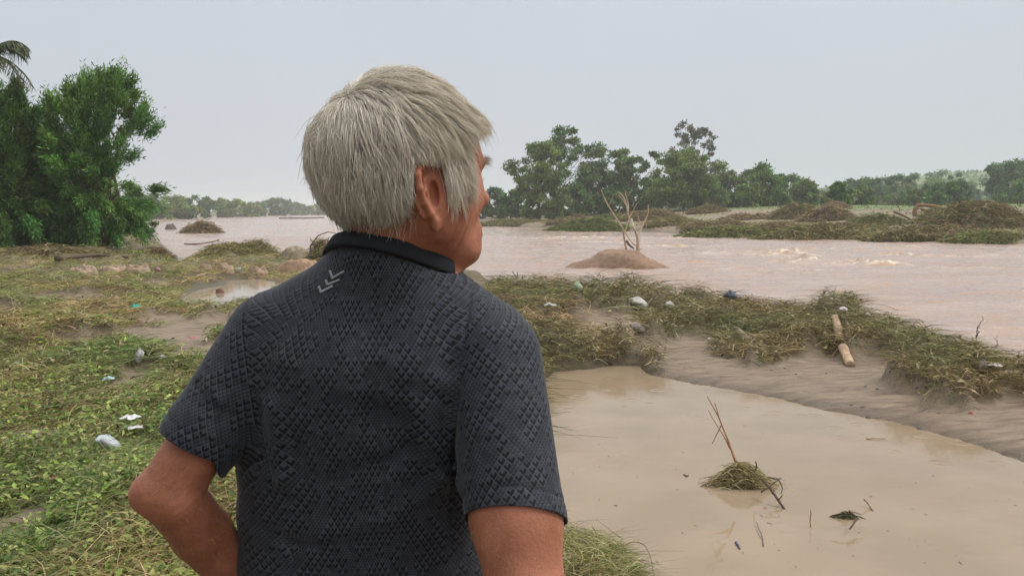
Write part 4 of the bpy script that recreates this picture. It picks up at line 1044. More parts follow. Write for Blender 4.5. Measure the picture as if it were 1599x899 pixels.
tree_px('bush', 'rightmost green bush of the left bank, above the sandy spit', 212, 290, 50, 68, 706, GD + GO[:1], 9000, .2, .09, crown_lo=.04, style='shrub', clusters=40, spread=.15, stems=3, cat='bush')
tree_px('bush', 'small bush at the left edge under the dense tree', 25, 290, 120, 41, 707, GD + GB[:1], 15000, .14, .08, crown_lo=.03, style='shrub', clusters=60, spread=.14, stems=3, cat='bush')
# distant left shore
FARL = [(238, 302, 40, 230, GO, 'leftmost round tree of the distant left shore'), (268, 308, 44, 260, GO, 'pale green tree of the distant left shore right of the leftmost'), (308, 308, 56, 290, GB, 'dark umbrella-shaped tree of the distant left shore'),
        (352, 311, 34, 330, GO, 'narrow tree right of the dark umbrella-shaped one'), (378, 316, 34, 360, GO, 'low tree in the middle of the distant left shore'), (402, 318, 36, 420, GB, 'low dark tree left of the second umbrella shape'),
        (438, 311, 40, 460, GB, 'second dark umbrella-shaped tree far down the left shore'), (465, 319, 34, 520, GO, 'low hazy tree right of the second umbrella shape'), (492, 320, 36, 560, GO, 'farthest hazy tree beside the man hair'), (285, 318, 40, 250, GO, 'low shrub before the dark umbrella-shaped tree'),
        (520, 319, 40, 600, GO, 'hazy tree hidden behind the head'), (222, 306, 34, 180, GD, 'green tree just right of the left bank bushes')]
for i, (px, yt, w_, d, cols, lab) in enumerate(FARL):
    tree_px('distant_tree', lab, px, yt, w_ * 1.5, d, 720 + i, cols, 3800, d * .0034, d * .0012, crown_lo=.05 if 'umbrella' not in lab else .12, style='flat' if 'umbrella' in lab else 'shrub', clusters=34, spread=.17, stems=2, group='trees on the distant left shore')
# right bank trees
RT = [(775, 296, 40, 175, GB, 7000, 'shrub', .02, 'round dark tree just right of the nose'), (797, 300, 36, 165, GD, 6000, 'shrub', .02, 'low green tree between the nose and the rounded tree'),
      (842, 226, 78, 138, GO, 20000, 'round', .04, 'rounded olive tree, leftmost of the tall far bank trees'), (882, 203, 135, 158, GB + GO[:1], 17000, 'airy', .18, 'tall open-crowned tree behind the rounded olive one'),
      (925, 262, 80, 165, GB, 9000, 'shrub', .02, 'dark low tree filling below the open crown'), (985, 236, 110, 160, GO + GB[:1], 17000, 'airy', .16, 'wide flat-topped tree behind the dead tree'),
      (970, 295, 110, 155, GD, 10000, 'shrub', .0, 'bright green low thicket directly behind the dead tree'), (1078, 192, 74, 178, [(.22, .21, .16), (.17, .17, .12), (.26, .25, .19)], 6000, 'airy', .35, 'tall half-bare greyish tree, topmost of the far bank'),
      (1068, 236, 105, 148, GO, 22000, 'round', .10, 'large olive tree with dark trunk in front of the half-bare one'), (1030, 285, 90, 165, GB, 8000, 'shrub', .0, 'dark thicket between flat-topped and large olive trees'),
      (1142, 264, 62, 165, GO + [(.09, .08, .05)], 8500, 'shrub', .0, 'thin brownish-green tree right of the large olive one'), (1192, 256, 76, 158, GD + GO[:2], 15000, 'round', .03, 'round green tree right of the brownish one'),
      (1165, 288, 60, 150, GO, 6000, 'shrub', .0, 'low shrub under the round green tree'), (1255, 282, 50, 162, GO + GD[:1], 8500, 'shrub', .0, 'smaller round tree with gap to its right'),
      (1308, 284, 30, 125, GD, 6500, 'round', .05, 'small lone green tree on the brown heap'), (1345, 292, 40, 150, GO, 4500, 'shrub', .0, 'low shrub right of the lone tree'),
      (1378, 276, 110, 240, GB, 10000, 'flat', .1, 'wide dark umbrella-shaped tree in the middle distance'), (1325, 288, 60, 250, GB, 5000, 'shrub', .0, 'dark tree left of the wide umbrella-shaped one'),
      (1432, 272, 70, 270, GO + GB[:1], 6000, 'shrub', .0, 'pale grey-green tree right of the wide umbrella-shaped one'), (1462, 280, 34, 180, GB, 5000, 'round', .0, 'dark round tree beyond the grass field'),
      (1492, 284, 44, 165, GD, 7000, 'shrub', .0, 'bright green bush pair member nearest the big brush pile'), (1462, 294, 30, 160, GD, 3500, 'shrub', .0, 'small green bush left of the bright one'),
      (1425, 298, 34, 165, GO, 3500, 'shrub', .0, 'low olive bush on the grass field'), (1495, 272, 36, 290, GB, 4000, 'round', .05, 'slim distant tree before the pale hill'),
      (1520, 284, 60, 300, GB, 5000, 'shrub', .0, 'hazy trees foot left of the flat-topped giant'), (1582, 251, 110, 190, GB, 15000, 'flat', .12, 'flat-topped dark giant tree at the right edge'),
      (1590, 285, 50, 170, GD, 5000, 'shrub', .0, 'green bush under the flat-topped giant'), (1465, 268, 60, 380, GB, 4000, 'shrub', .0, 'farthest dark tree line member below the hill'), (1230, 270, 50, 175, GB, 5000, 'shrub', .0, 'dark tree behind the gap of the two round ones'),
      (745, 302, 40, 180, GB, 4000, 'shrub', .0, 'dark tree mostly behind the face'), (1640, 262, 90, 175, GB, 6000, 'flat', .1, 'dark tree cut by the right edge'), (1110, 290, 70, 155, GD + GO[:1], 7000, 'shrub', .0, 'green thicket at the foot of the large olive tree'),
      (900, 292, 60, 150, GD + GB[:1], 6000, 'shrub', .0, 'green thicket at the foot of the open-crowned tree'), (1290, 300, 60, 200, GO, 4000, 'shrub', .0, 'pale low brush behind the lone tree'), (1395, 305, 70, 190, GO + [(.14, .17, .07)], 4000, 'shrub', .0, 'pale cane patch at the end of the grass field')]
for i, (px, yt, w_, d, cols, n, st, lo, lab) in enumerate(RT):
    tree_px('bush' if st == 'shrub' and yt > 282 else 'tree', lab, px, yt, w_ * 1.08, d, 760 + i, cols, n, d * .0032 + .05, d * .0016 + .03, crown_lo=lo, style='round' if st == 'airy' else st, clusters=95 if st == 'airy' else max(26, int(n / 170)), spread=.072 if st == 'airy' else .125 if st != 'shrub' else .15, stems=1 if st != 'shrub' else 3,
            cat='bush' if st == 'shrub' and yt > 282 else 'tree', group='trees along the far right bank')
# coconut palm at the upper left corner
def palm():
    b_ = base_at(-52, 36); Dp = 36
    crown = np.array(at(-22, 88, Dp / 1.0)); 
    t = empty('coconut_palm', b_, 'coconut palm whose fronds reach in at the upper left corner', 'palm tree')
    mb = MB(); k = 14; tt = np.linspace(0, 1, k)[:, None]
    P_ = (np.array([0, 0, -.3]) * (1 - tt) + (crown - b_) * tt) + np.array([.9, 0, 0]) * np.sin(tt * np.pi) * -.5
    add_tube(mb, P_, np.linspace(.22, .13, k), (.20, .17, .14), 10); mb.build('trunk', m_bark, t)
    rg = np.random.default_rng(9)
    for i in range(17):
        a = i * 2.4 + .3; el = rg.uniform(-.1, .95); Ln = rg.uniform(2.6, 3.3)
        h = np.array([math.cos(a), math.sin(a), 0]); m = 14; s = np.linspace(0, 1, m)
        Q = (crown - b_) + h * (Ln * s * math.cos(el) * (1 - .12 * s))[:, None] + np.array([0, 0, 1.0]) * (Ln * (s * math.sin(el) - .62 * s ** 2.1))[:, None]
        mbf = MB(); add_tube(mbf, Q, np.linspace(.03, .008, m), (.12, .15, .04), 5)
        nl = 90; u = rg.uniform(.12, 1, nl); idx = u * (m - 1); i0 = np.minimum(idx.astype(int), m - 2); f = (idx - i0)[:, None]
        R0 = Q[i0] * (1 - f) + Q[i0 + 1] * f; T = norm(Q[i0 + 1] - Q[i0]); sd_ = norm(np.cross(T, [0, 0, 1.0])); sg = np.where(rg.random(nl) < .5, -1, 1)[:, None]
        D = norm(sd_ * sg * .8 + T * .6 + np.array([0, 0, -.35]) + rg.normal(0, .08, (nl, 3)))
        v, f_, c = strands(R0, D, .75 * np.sin(np.clip(u, .1, .97) * np.pi) ** .4 * rg.uniform(.8, 1, nl), np.full(nl, .04), palette([(.045, .07, .02), (.07, .09, .03), (.10, .11, .04)], nl, rg, .2), 4, .05, .35, .0, rg)
        mbf.add(v, f_, c); mbf.build('frond', m_fol, t)
palm()
# field grass and far-bank weeds
rg = np.random.default_rng(31)
def far_cover(n, box, fn, cols, L, w, z=1.6, up=.9):
    X, Y, t = sample_screen(n, *box, z, fn, rg); m = len(X); Z = terrain(X, Y)
    a = rg.uniform(0, 6.28, m); el = np.abs(rg.normal(up, .35, m)); D = np.stack([np.cos(a) * np.cos(el), np.sin(a) * np.cos(el), np.sin(el)], 1)
    return strands(np.stack([X, Y, Z - .02], 1), D, rg.uniform(*L, m), rg.uniform(*w, m), palette(cols, m, rg, .2) * (.7 + .6 * fbm(X / 6, Y / 6, 2, 2))[:, None], 3, .3, .1, .05, rg)
mb = MB()
fb = lambda X, Y: (poly_sd(X, Y, RIVER) > .6) * sstep(.48, .60, fbm(X / 10, Y / 3, 77, 4)) * (Y < 170)
v, f, c = far_cover(46000, (700, 1760, 334, 384), fb, OLIVE + BROWNS[:2], (.2, .8), (.05, .14), 1.0, .35); mb.add(v, f, c)
fb2 = lambda X, Y: sstep(30, 45, poly_sd(X, Y, RIVER) + (fbm(X / 9, Y / 9, 5, 3) - .5) * 18) * (Y < 300)
v, f, c = far_cover(30000, (700, 1760, 331.5, 352), fb2, [(.12, .17, .045), (.16, .20, .06), (.20, .22, .09), (.10, .13, .04)], (.3, .8), (.08, .2), 2.2, 1.0); mb.add(v, f, c)
fb3 = lambda X, Y: sstep(.05, .3, poly_sd(X, Y, RIVER)) * sstep(7, 2.5, poly_sd(X, Y, RIVER)) * (Y > 50) * sstep(.42, .56, fbm(X / 6, Y / 3, 97, 3))
v, f, c = far_cover(22000, (700, 1760, 345, 384), fb3, OLIVE + BROWNS[:3] + LEAFY[1:3], (.2, .9), (.04, .11), .6, .25); mb.add(v, f, c)
tag(mb.build('field_grass', m_straw), 'pale green grass and debris scattered over the far right bank', 'grass', kind='stuff')
mb = MB()
fb = lambda X, Y: (poly_sd(X, Y, RIVER) > .3) * (X < -5) * sstep(.35, .55, fbm(X / 4, Y / 5, 17, 3))
v, f, c = far_cover(26000, (-120, 300, 345, 402), fb, OLIVE[:3] + [(.15, .20, .05), (.19, .23, .06)], (.12, .4), (.02, .06), .5, .7); mb.add(v, f, c)
tag(mb.build('bank_grass', m_straw), 'short yellow-green grass on the left bank below the trees', 'grass', kind='stuff')

rg = np.random.default_rng(33)
n = 15000; a = np.radians(rg.uniform(18, 46, n)); rr = rg.uniform(440, 860, n); X = rr * np.sin(a); Y = rr * np.cos(a); Z = terrain(X, Y)
k = (Z > 3.5) & (rg.random(n) < sstep(.38, .55, fbm(X / 30, Y / 30, 6, 3)) * .9 + .1); X, Y, Z = X[k], Y[k], Z[k]; m = len(X)
U = norm(rg.normal(0, 1, (m, 3)) + [0, 0, .6]); sz = rg.uniform(1.6, 4.2, m)
v, f, c = leaves(np.stack([X, Y, Z + rg.uniform(-.3, 2.0, m)], 1), norm(rg.normal(0, .6, (m, 3)) + [0, -.4, .8]), U, sz, sz * .7, palette(GB + GO[:1], m, rg, .2))
tag(mesh_np('hill_scrub', v, f, m_fol, None, c, False), 'hazy green scrub covering the far hill at the right', 'scrub', kind='stuff')

# ------------------------------------------------------------------ damp air
hz = mesh_np('haze', [(x, y, z) for z in (-2.5, 48) for y in (-30, 5200) for x in (-4600, 4600)], np.array([[0, 2, 3, 1], [4, 5, 7, 6], [0, 1, 5, 4], [2, 6, 7, 3], [0, 4, 6, 2], [1, 3, 7, 5]]), None, None, None, False)
m_haze = bpy.data.materials.new('damp_air'); m_haze.use_nodes = True; nt = m_haze.node_tree; nt.nodes.clear()
o_ = nt.nodes.new('ShaderNodeOutputMaterial'); pv = nt.nodes.new('ShaderNodeVolumePrincipled')
pv.inputs['Color'].default_value = (.97, .985, 1.0, 1); pv.inputs['Density'].default_value = .00055; pv.inputs['Anisotropy'].default_value = .1
nt.links.new(pv.outputs[0], o_.inputs['Volume']); hz.data.materials.append(m_haze); tag(hz, kind='stuff')
SC.cycles.volume_bounces = 2
# ------------------------------------------------------------------ the person (signed-distance modelling, meshed)
def cap(a, b, ra, rb, k=0.02): return ('c', np.array(a, float), np.array(b, float), ra, rb, k)
def ell(c, r, k=0.02, M=None): return ('e', np.array(c, float), np.array(r, float), None if M is None else np.array(M, float), None, k)
def neg(p): return ('n', p, p[5])
def prim_d(p, X, Y, Z):
    if p[0] == 'c':
        a, b, ra, rb = p[1:5]
        e = b - a; L = e @ e + 1e-12
        t = np.clip(((X - a[0]) * e[0] + (Y - a[1]) * e[1] + (Z - a[2]) * e[2]) / L, 0, 1)
        return np.sqrt((X - a[0] - t * e[0]) ** 2 + (Y - a[1] - t * e[1]) ** 2 + (Z - a[2] - t * e[2]) ** 2) - (ra + t * (rb - ra))
    c, r, M = p[1:4]
    x, y, z = X - c[0], Y - c[1], Z - c[2]
    if M is not None:
        x, y, z = (M[0, 0] * x + M[0, 1] * y + M[0, 2] * z, M[1, 0] * x + M[1, 1] * y + M[1, 2] * z, M[2, 0] * x + M[2, 1] * y + M[2, 2] * z)
    k0 = np.sqrt((x / r[0]) ** 2 + (y / r[1]) ** 2 + (z / r[2]) ** 2)
    k1 = np.sqrt((x / r[0] ** 2) ** 2 + (y / r[1] ** 2) ** 2 + (z / r[2] ** 2) ** 2) + 1e-9
    return k0 * (k0 - 1) / k1
def bbox(p):
    if p[0] == 'c':
        r = max(p[3], p[4]); return np.minimum(p[1], p[2]) - r, np.maximum(p[1], p[2]) + r
    r = p[2] if p[3] is None else np.full(3, p[2].max())
    return p[1] - r, p[1] + r
def comb(v, d, k, sub=False):
    if sub:                                   # smooth max(v, -d)
        h = np.maximum(k - np.abs(-d - v), 0) / k
        return np.maximum(v, -d) + h * h * k / 4
    h = np.maximum(k - np.abs(d - v), 0) / k
    return np.minimum(v, d) - h * h * k / 4
def field_pts(prims, P, disp=None):
    X, Y, Z = P[:, 0], P[:, 1], P[:, 2]
    v = np.full(len(P), 9.0)
    for p in prims:
        q = p[1] if p[0] == 'n' else p
        v = comb(v, prim_d(q, X, Y, Z), p[-1], p[0] == 'n')
    if disp is not None: v = v - disp(P)
    return v
def field_grad(prims, P, disp=None, e=6e-4):
    g = np.empty_like(P)
    for i in range(3):
        d = np.zeros(3); d[i] = e
        g[:, i] = (field_pts(prims, P + d, disp) - field_pts(prims, P - d, disp)) / (2 * e)
    return g
def mesh_sdf(prims, xs, ys, zs, disp=None, iters=3):
    V = np.full((len(xs), len(ys), len(zs)), 9.0, np.float32)
    for p in prims:
        q = p[1] if p[0] == 'n' else p
        lo, hi = bbox(q); m = 0.03 + p[-1]
        sl = []
        for i, ax in enumerate((xs, ys, zs)):
            a = np.searchsorted(ax, lo[i] - m); b = np.searchsorted(ax, hi[i] + m)
            sl.append(slice(a, b))
        if any(s.stop <= s.start for s in sl): continue
        X = xs[sl[0]][:, None, None]; Y = ys[sl[1]][None, :, None]; Z = zs[sl[2]][None, None]
        d = prim_d(q, X, Y, Z).astype(np.float32)
        V[tuple(sl)] = comb(V[tuple(sl)], d, p[-1], p[0] == 'n')
    S = V < 0
    nx, ny, nz = V.shape
    c = np.zeros((nx - 1, ny - 1, nz - 1), np.int8)
    for i in (0, 1):
        for j in (0, 1):
            for k in (0, 1):
                c += S[i:nx - 1 + i, j:ny - 1 + j, k:nz - 1 + k]
    act = (c > 0) & (c < 8)
    I = np.argwhere(act)
    idx = np.full(act.shape, -1, np.int64); idx[act] = np.arange(len(I))
    acc = np.zeros((len(I), 3)); cnt = np.zeros(len(I))
    axs = (xs, ys, zs)
    for ax in range(3):
        o1, o2 = [a for a in range(3) if a != ax]
        for u in (0, 1):
            for w in (0, 1):
                A = I.copy(); A[:, o1] += u; A[:, o2] += w
                B = A.copy(); B[:, ax] += 1
                va = V[A[:, 0], A[:, 1], A[:, 2]]; vb = V[B[:, 0], B[:, 1], B[:, 2]]
                m = (va < 0) != (vb < 0)
                t = np.where(m, va / (va - vb + 1e-12), 0)
                pos = np.stack([axs[i][A[:, i]] for i in range(3)], 1).astype(float)
                pos[:, ax] += t * (axs[ax][B[:, ax]] - axs[ax][A[:, ax]])
                acc[m] += pos[m]; cnt[m] += 1
    P = acc / cnt[:, None]
    quads = []
    for ax in range(3):
        o1, o2 = [a for a in range(3) if a != ax]
        sl0 = [slice(None)] * 3; sl1 = [slice(None)] * 3
        sl0[ax] = slice(0, -1); sl1[ax] = slice(1, None)
        s0 = S[tuple(sl0)]; s1 = S[tuple(sl1)]
        E = np.argwhere(s0 != s1)
        ok = (E[:, o1] > 0) & (E[:, o2] > 0) & (E[:, o1] < V.shape[o1] - 1) & (E[:, o2] < V.shape[o2] - 1)
        E = E[ok]
        q = []
        for (u, w) in ((1, 1), (0, 1), (0, 0), (1, 0)):
            B = E.copy(); B[:, o1] -= u; B[:, o2] -= w
            q.append(idx[B[:, 0], B[:, 1], B[:, 2]])
        q = np.stack(q, 1)
        inside0 = s0[tuple(E.T)]
        flip = inside0 if ax != 1 else ~inside0
        q[~flip] = q[~flip][:, ::-1]
        quads.append(q)
    F = np.concatenate(quads)
    F = F[(F >= 0).all(1)]
    for _ in range(iters):
        v = field_pts(prims, P, disp); g = field_grad(prims, P, disp)
        gg = (g * g).sum(1) + 1e-6
        step = np.clip(v, -0.004, 0.004)[:, None] * g / gg[:, None]
        P = P - 0.9 * step
    return P, F
def axis_pts(segs):
    out = [np.arange(a, b, h) for a, b, h in segs]
    return np.concatenate(out).astype(np.float64)
def submesh(P, F, keep):
    """keep faces by mask, drop loose points"""
    F = F[keep]; u = np.unique(F); m = np.full(len(P), -1); m[u] = np.arange(len(u))
    return P[u], m[F], u

# --- landmarks (photo pixel + depth)
HS = 1.02 / FPX
HA = math.radians(31)
HO = at(630, 262, 1.05)
HX = np.array([math.cos(HA), math.sin(HA), 0]); HY = np.array([-math.sin(HA), math.cos(HA), 0]); HZ = np.array([0, 0, 1.0])
HM = np.stack([HX, HY, HZ])                                   # world -> head rows
def hp(x, y, z): return HO + HX * x + HY * y + HZ * z
def hell(c, r, k=.02, rot=None):
    M = HM if rot is None else rot @ HM
    return ell(hp(*c), r, k, M)
def roty(a):
    c, s = math.cos(a), math.sin(a); return np.array([[c, 0, -s], [0, 1, 0], [s, 0, c]])
def head_prims():
    L = [hell((-.008, 0, .026), (.098, .077, .088), .02),
         hell((-.035, 0, -.005), (.075, .072, .07), .03),
         hell((.04, 0, -.04), (.066, .062, .088), .03),
         hell((.078, 0, .022), (.026, .052, .03), .03)]
    for s in (-1, 1):
        L += [cap(hp(.005, s * .060, -.05), hp(.086, s * .017, -.113), .016, .017, .035),
              hell((.066, s * .040, -.036), (.030, .026, .030), .03),
              hell((.02, s * .055, -.045), (.04, .018, .045), .03),
              cap(hp(.093, s * .040, .007), hp(.108, s * .012, .004), .008, .009, .014)]
    L += [hell((.091, 0, -.113), (.019, .021, .018), .02),
          hell((.093, 0, -.083), (.018, .026, .024), .02)]
    for s in (-1, 1):
        L.append(neg(hell((.111, s * .031, -.013), (.013, .017, .011), .014)))
    L += [cap(hp(.104, 0, -.004), hp(.121, 0, -.041), .0072, .0095, .012),
          cap(hp(.121, 0, -.041), hp(.116, 0, -.049), .0098, .008, .006)]
    for s in (-1, 1):
        L += [cap(hp(.110, s * .012, -.047), hp(.104, s * .014, -.049), .0065, .006, .006)]
    L += [cap(hp(.108, -.014, -.081), hp(.108, .014, -.081), .0035, .0035, .006), cap(hp(.1115, -.008, -.0795), hp(.1115, .008, -.0795), .0035, .0035, .005),
          cap(hp(.1085, -.014, -.090), hp(.1085, .014, -.090), .0042, .0042, .006),
          neg(cap(hp(.114, -.022, -.0855), hp(.114, .022, -.0855), .0016, .0016, .003))]
    # ears
    for s in (-1, 1):
        e0 = hp(.007, s * .0725, -.037)
        out = HY * s; back = -HX
        t = math.radians(33)
        U = back * math.cos(t) + out * math.sin(t)
        Vv = norm(HZ * math.cos(.24) + back * math.sin(.24))
        W = norm(np.cross(U, Vv)) * (1 if np.dot(np.cross(U, Vv), out) > 0 else -1)
        def ep(u, v, w=0): return e0 + U * u + Vv * v + W * w
        rim = [(-.006, .008, .001), (-.004, .026, .004), (.006, .0385, .004), (.019, .037, .004), (.028, .024, .004), (.030, .006, .004), (.026, -.012, .003), (.017, -.026, .003), (.010, -.036, .003)]
        for a, b in zip(rim[:-1], rim[1:]):
            L.append(cap(ep(*a), ep(*b), .0043, .0043, .004))
        inner = [(.004, .022, .001), (.015, .018, .002), (.018, .004, .002), (.013, -.012, .001), (.004, -.019, .0)]
        for a, b in zip(inner[:-1], inner[1:]):
            L.append(cap(ep(*a), ep(*b), .0036, .0036, .004))
        E = np.stack([U, Vv, W])
        L.append(ell(ep(.012, .004, -.004), (.021, .036, .0042), .004, E))
        L.append(ell(ep(.006, -.037, .001), (.0085, .012, .0055), .006, E))
        L.append(cap(ep(-.009, -.004, .002), ep(-.007, -.012, .002), .0045, .004, .005))
        L.append(neg(ell(ep(.004, -.001, .0062), (.009, .016, .0045), .005, E)))
    return L
NECK_B = at(606, 440, 1.075)
SH_L = at(416, 528, 1.08); EL_L = at(265, 764, 1.03); WR_L = at(402, 938, 1.20)
SH_R = at(772, 562, 1.05); EL_R = at(830, 985, 0.93); WR_R = at(735, 1150, 1.05)
def torso_prims(g=0.0, shirt=False):
    """torso as stacked overlapping ellipsoids; g = offset"""
    L = []
    rows = [  # py, left px, right px, half depth, depth of centre
        (478, 490, 712, .058, 1.092), (505, 440, 755, .080, 1.095), (540, 405, 780, .098, 1.098), (580, 385, 790, .109, 1.098),
        (650, 381, 782, .112, 1.110), (720, 378, 772, .110, 1.126), (790, 379, 766, .107, 1.138), (860, 379, 761, .104, 1.148),
        (930, 379, 763, .108, 1.150), (1010, 376, 765, .116, 1.145)]
    for i, (py, l, r, hd, d) in enumerate(rows):
        c = at((l + r) / 2, py, d); hw = (r - l) / 2 * d / FPX
        L.append(ell(c, (hw + g, hd + g, .075 + g), .05))
    if not shirt:
        L += [ell(at(570, 1090, 1.12), (.165, .115, .11), .05)]
    return L
def body_prims():
    L = head_prims()
    L += [cap(at(606, 445, 1.088), hp(-.026, 0, -.045), .060, .057, .025),
          cap(hp(.01, -.035, -.05), at(640, 450, 1.065), .014, .012, .03),
          cap(hp(.055, 0, -.10), at(628, 420, 1.09), .026, .04, .03)]
    L += [cap(at(470, 480, 1.09), at(700, 485, 1.08), .030, .030, .05)]
    L += torso_prims(-.012)
    # left arm
    fm = at(316, 832, 1.09)
    L += [cap(SH_L, SH_L * .42 + EL_L * .58, .044, .0405, .012), cap(SH_L * .42 + EL_L * .58, EL_L, .0415, .0400, .008),
          ell(EL_L + np.array([-.029, -.006, -.003]), (.017, .020, .018), .026),
          cap(EL_L + np.array([.005, 0, -.012]), fm, .0385, .0390, .008), cap(fm, fm * .5 + WR_L * .5, .0390, .036, .01), cap(fm * .5 + WR_L * .5, WR_L, .036, .027, .01)]
    L += [cap(SH_R, SH_R * .4 + EL_R * .6, .047, .053, .03), cap(SH_R * .4 + EL_R * .6, EL_R, .053, .047, .03),
          cap(EL_R, EL_R * .68 + WR_R * .32, .040, .042, .02), cap(EL_R * .68 + WR_R * .32, WR_R, .042, .027, .02)]
    # hands resting on the hips, fingers forward, thumb to the back
    for wr, hip, sgn in ((WR_L, at(432, 1000, 1.20), -1), (WR_R, at(705, 1185, 1.06), 1)):
        palm = hip + np.array([sgn * .005, .02, 0])
        L += [cap(wr, palm, .026, .024, .015), ell(palm + np.array([0, .02, -.01]), (.016, .044, .036), .015)]
        for q in range(4):
            b0 = palm + np.array([0, .045, .022 - q * .019]); ln = (.036, .041, .038, .030)[q]
            m = b0 + np.array([-sgn * .004, ln, -.006]); e_ = m + np.array([-sgn * .016, ln * .75, -.006])
            L += [cap(b0, m, .0088, .0080, .006), cap(m, e_, .0080, .0068, .004)]
        t0 = palm + np.array([0, -.01, .02]); t1 = t0 + np.array([-sgn * .012, -.028, .012]); t2 = t1 + np.array([-sgn * .020, -.018, .006])
        L += [cap(t0, t1, .012, .010, .008), cap(t1, t2, .010, .008, .004)]
    # legs and feet (below the frame)
    gx = NECK_B[0]
    for s in (-1, 1):
        hip = np.array([gx + s * .085, 1.10, 1.86]); kn = np.array([gx + s * .11, 1.10, 1.44]); an = np.array([gx + s * .13, 1.14, 1.06])
        L += [cap(hip, kn, .078, .054, .05), cap(kn, an, .054, .036, .03), cap(an + np.array([0, .0, -.04]), an + np.array([s * .02, .15, -.045]), .036, .028, .02)]
    return L

# --- skin
m_skin, nt, b = mat_new('skin')
tc = N(nt, 'ShaderNodeTexCoord')
n1 = N(nt, 'ShaderNodeTexNoise', Scale=14.0, Detail=5.0, Roughness=.6)
n2 = N(nt, 'ShaderNodeTexNoise', Scale=190.0, Detail=6.0, Roughness=.75)
nt.links.new(tc.outputs['Object'], n1.inputs['Vector']); nt.links.new(tc.outputs['Object'], n2.inputs['Vector'])
cr = N(nt, 'ShaderNodeValToRGB')
cr.color_ramp.elements[0].position = .35; cr.color_ramp.elements[0].color = (.31, .112, .060, 1)
cr.color_ramp.elements[1].position = .65; cr.color_ramp.elements[1].color = (.50, .20, .12, 1)
e = cr.color_ramp.elements.new(.5); e.color = (.40, .15, .086, 1)
nt.links.new(n1.outputs['Fac'], cr.inputs['Fac'])
vo = N(nt, 'ShaderNodeTexVoronoi', Scale=38.0)
nt.links.new(tc.outputs['Object'], vo.inputs['Vector'])
mr = N(nt, 'ShaderNodeMapRange'); mr.inputs['From Min'].default_value = .02; mr.inputs['From Max'].default_value = .09
mr.inputs['To Min'].default_value = .68; mr.inputs['To Max'].default_value = 1.0
nt.links.new(vo.outputs['Distance'], mr.inputs['Value'])
vm = N(nt, 'ShaderNodeVectorMath', operation='SCALE')
nt.links.new(cr.outputs['Color'], vm.inputs[0]); nt.links.new(mr.outputs['Result'], vm.inputs['Scale'])
nt.links.new(vm.outputs['Vector'], b.inputs['Base Color'])
b.inputs['Roughness'].default_value = .48
b.inputs['Specular IOR Level'].default_value = .38
b.inputs['Subsurface Weight'].default_value = .12
b.inputs['Subsurface Radius'].default_value = (1.0, .35, .2)
b.inputs['Subsurface Scale'].default_value = .006
bp = N(nt, 'ShaderNodeBump', Strength=.6, Distance=.0028)
nt.links.new(n2.outputs['Fac'], bp.inputs['Height']); nt.links.new(bp.outputs['Normal'], b.inputs['Normal'])

feet = np.array([NECK_B[0], 1.12, 0.975])
person = empty('person', feet, 'grey-haired man in dark patterned T-shirt, hands on hips, looking right over the river', 'person')
def skin_disp(P):
    """neck creases, jaw and arm irregularities"""
    q = (P - HO) @ HM.T
    d = np.zeros(len(P))
    m = np.exp(-((q[:, 2] + .095) / .03) ** 2) * sstep(.05, -.02, q[:, 0])
    wob = fbm(P[:, 0] * 30 + 3, P[:, 2] * 30 + P[:, 1] * 20, 8, 3)
    d -= .0010 * m * sstep(.35, .7, wob) * np.maximum(0, np.sin((q[:, 2] * .9 - q[:, 0] * .35 + q[:, 1] * .2) * 300 + wob * 9)) ** 3
    j = np.exp(-((q[:, 0] - .05) / .035) ** 2) * np.exp(-((q[:, 2] + .085) / .03) ** 2)
    d -= .0010 * j * np.maximum(0, np.sin((q[:, 0] - q[:, 2] * .25) * 330)) ** 2
    w = P - EL_L; r_ = np.linalg.norm(w, axis=1); fa = norm(WR_L - EL_L)
    d -= .0013 * np.exp(-(r_ / .045) ** 2) * np.maximum(0, np.sin((w @ fa) * 520 + fbm(P[:, 0] * 60, P[:, 2] * 60, 4, 2) * 5)) ** 3
    d += .0016 * (fbm(P[:, 0] * 26 + P[:, 1] * 14, P[:, 2] * 26, 19, 2) - .5) * (P[:, 2] < 2.30)
    return d
BP = body_prims()
xs = axis_pts([(-.62, -.27, .0036), (-.27, -.0, .0026), (-.0, .17, .0036)])
ys = axis_pts([(.80, 1.18, .0028), (1.18, 1.42, .005)])
zs = axis_pts([(.94, 1.60, .009), (1.60, 1.98, .0045), (1.98, 2.36, .0036), (2.36, 2.68, .0024)])
P, Fq = mesh_sdf(BP, xs, ys, zs, skin_disp)
body = mesh_np('body', P - feet, Fq, m_skin, person)

# --- eyes, eyebrows
m_eye, nt, b = mat_new('eye_white'); b.inputs['Base Color'].default_value = (.75, .72, .68, 1); b.inputs['Roughness'].default_value = .15
m_iris, nt, b = mat_new('iris'); b.inputs['Base Color'].default_value = (.06, .035, .02, 1); b.inputs['Roughness'].default_value = .1
def uvsphere(c, r, nu=20, nv=12):
    u = np.linspace(0, 2 * np.pi, nu, endpoint=False); v = np.linspace(0, np.pi, nv)
    V = np.stack([np.sin(v)[:, None] * np.cos(u), np.sin(v)[:, None] * np.sin(u), np.cos(v)[:, None] + 0 * u], -1).reshape(-1, 3)
    i = np.arange(nv - 1)[:, None] * nu; j = np.arange(nu)[None]; j2 = (j + 1) % nu
    F = np.stack([i + j, i + nu + j, i + nu + j2, i + j2], -1).reshape(-1, 4)
    return V * r + np.asarray(c), F
for s in (-1, 1):
    V, F = uvsphere(hp(.0935, s * .031, -.013) - feet, .0125)
    ey = mesh_np('eye', V, F, m_eye, person)
    V, F = uvsphere(hp(.1015, s * .031, -.013) - feet, .0055)
    mesh_np('iris', V, F, m_iris, ey)
rg = np.random.default_rng(5)
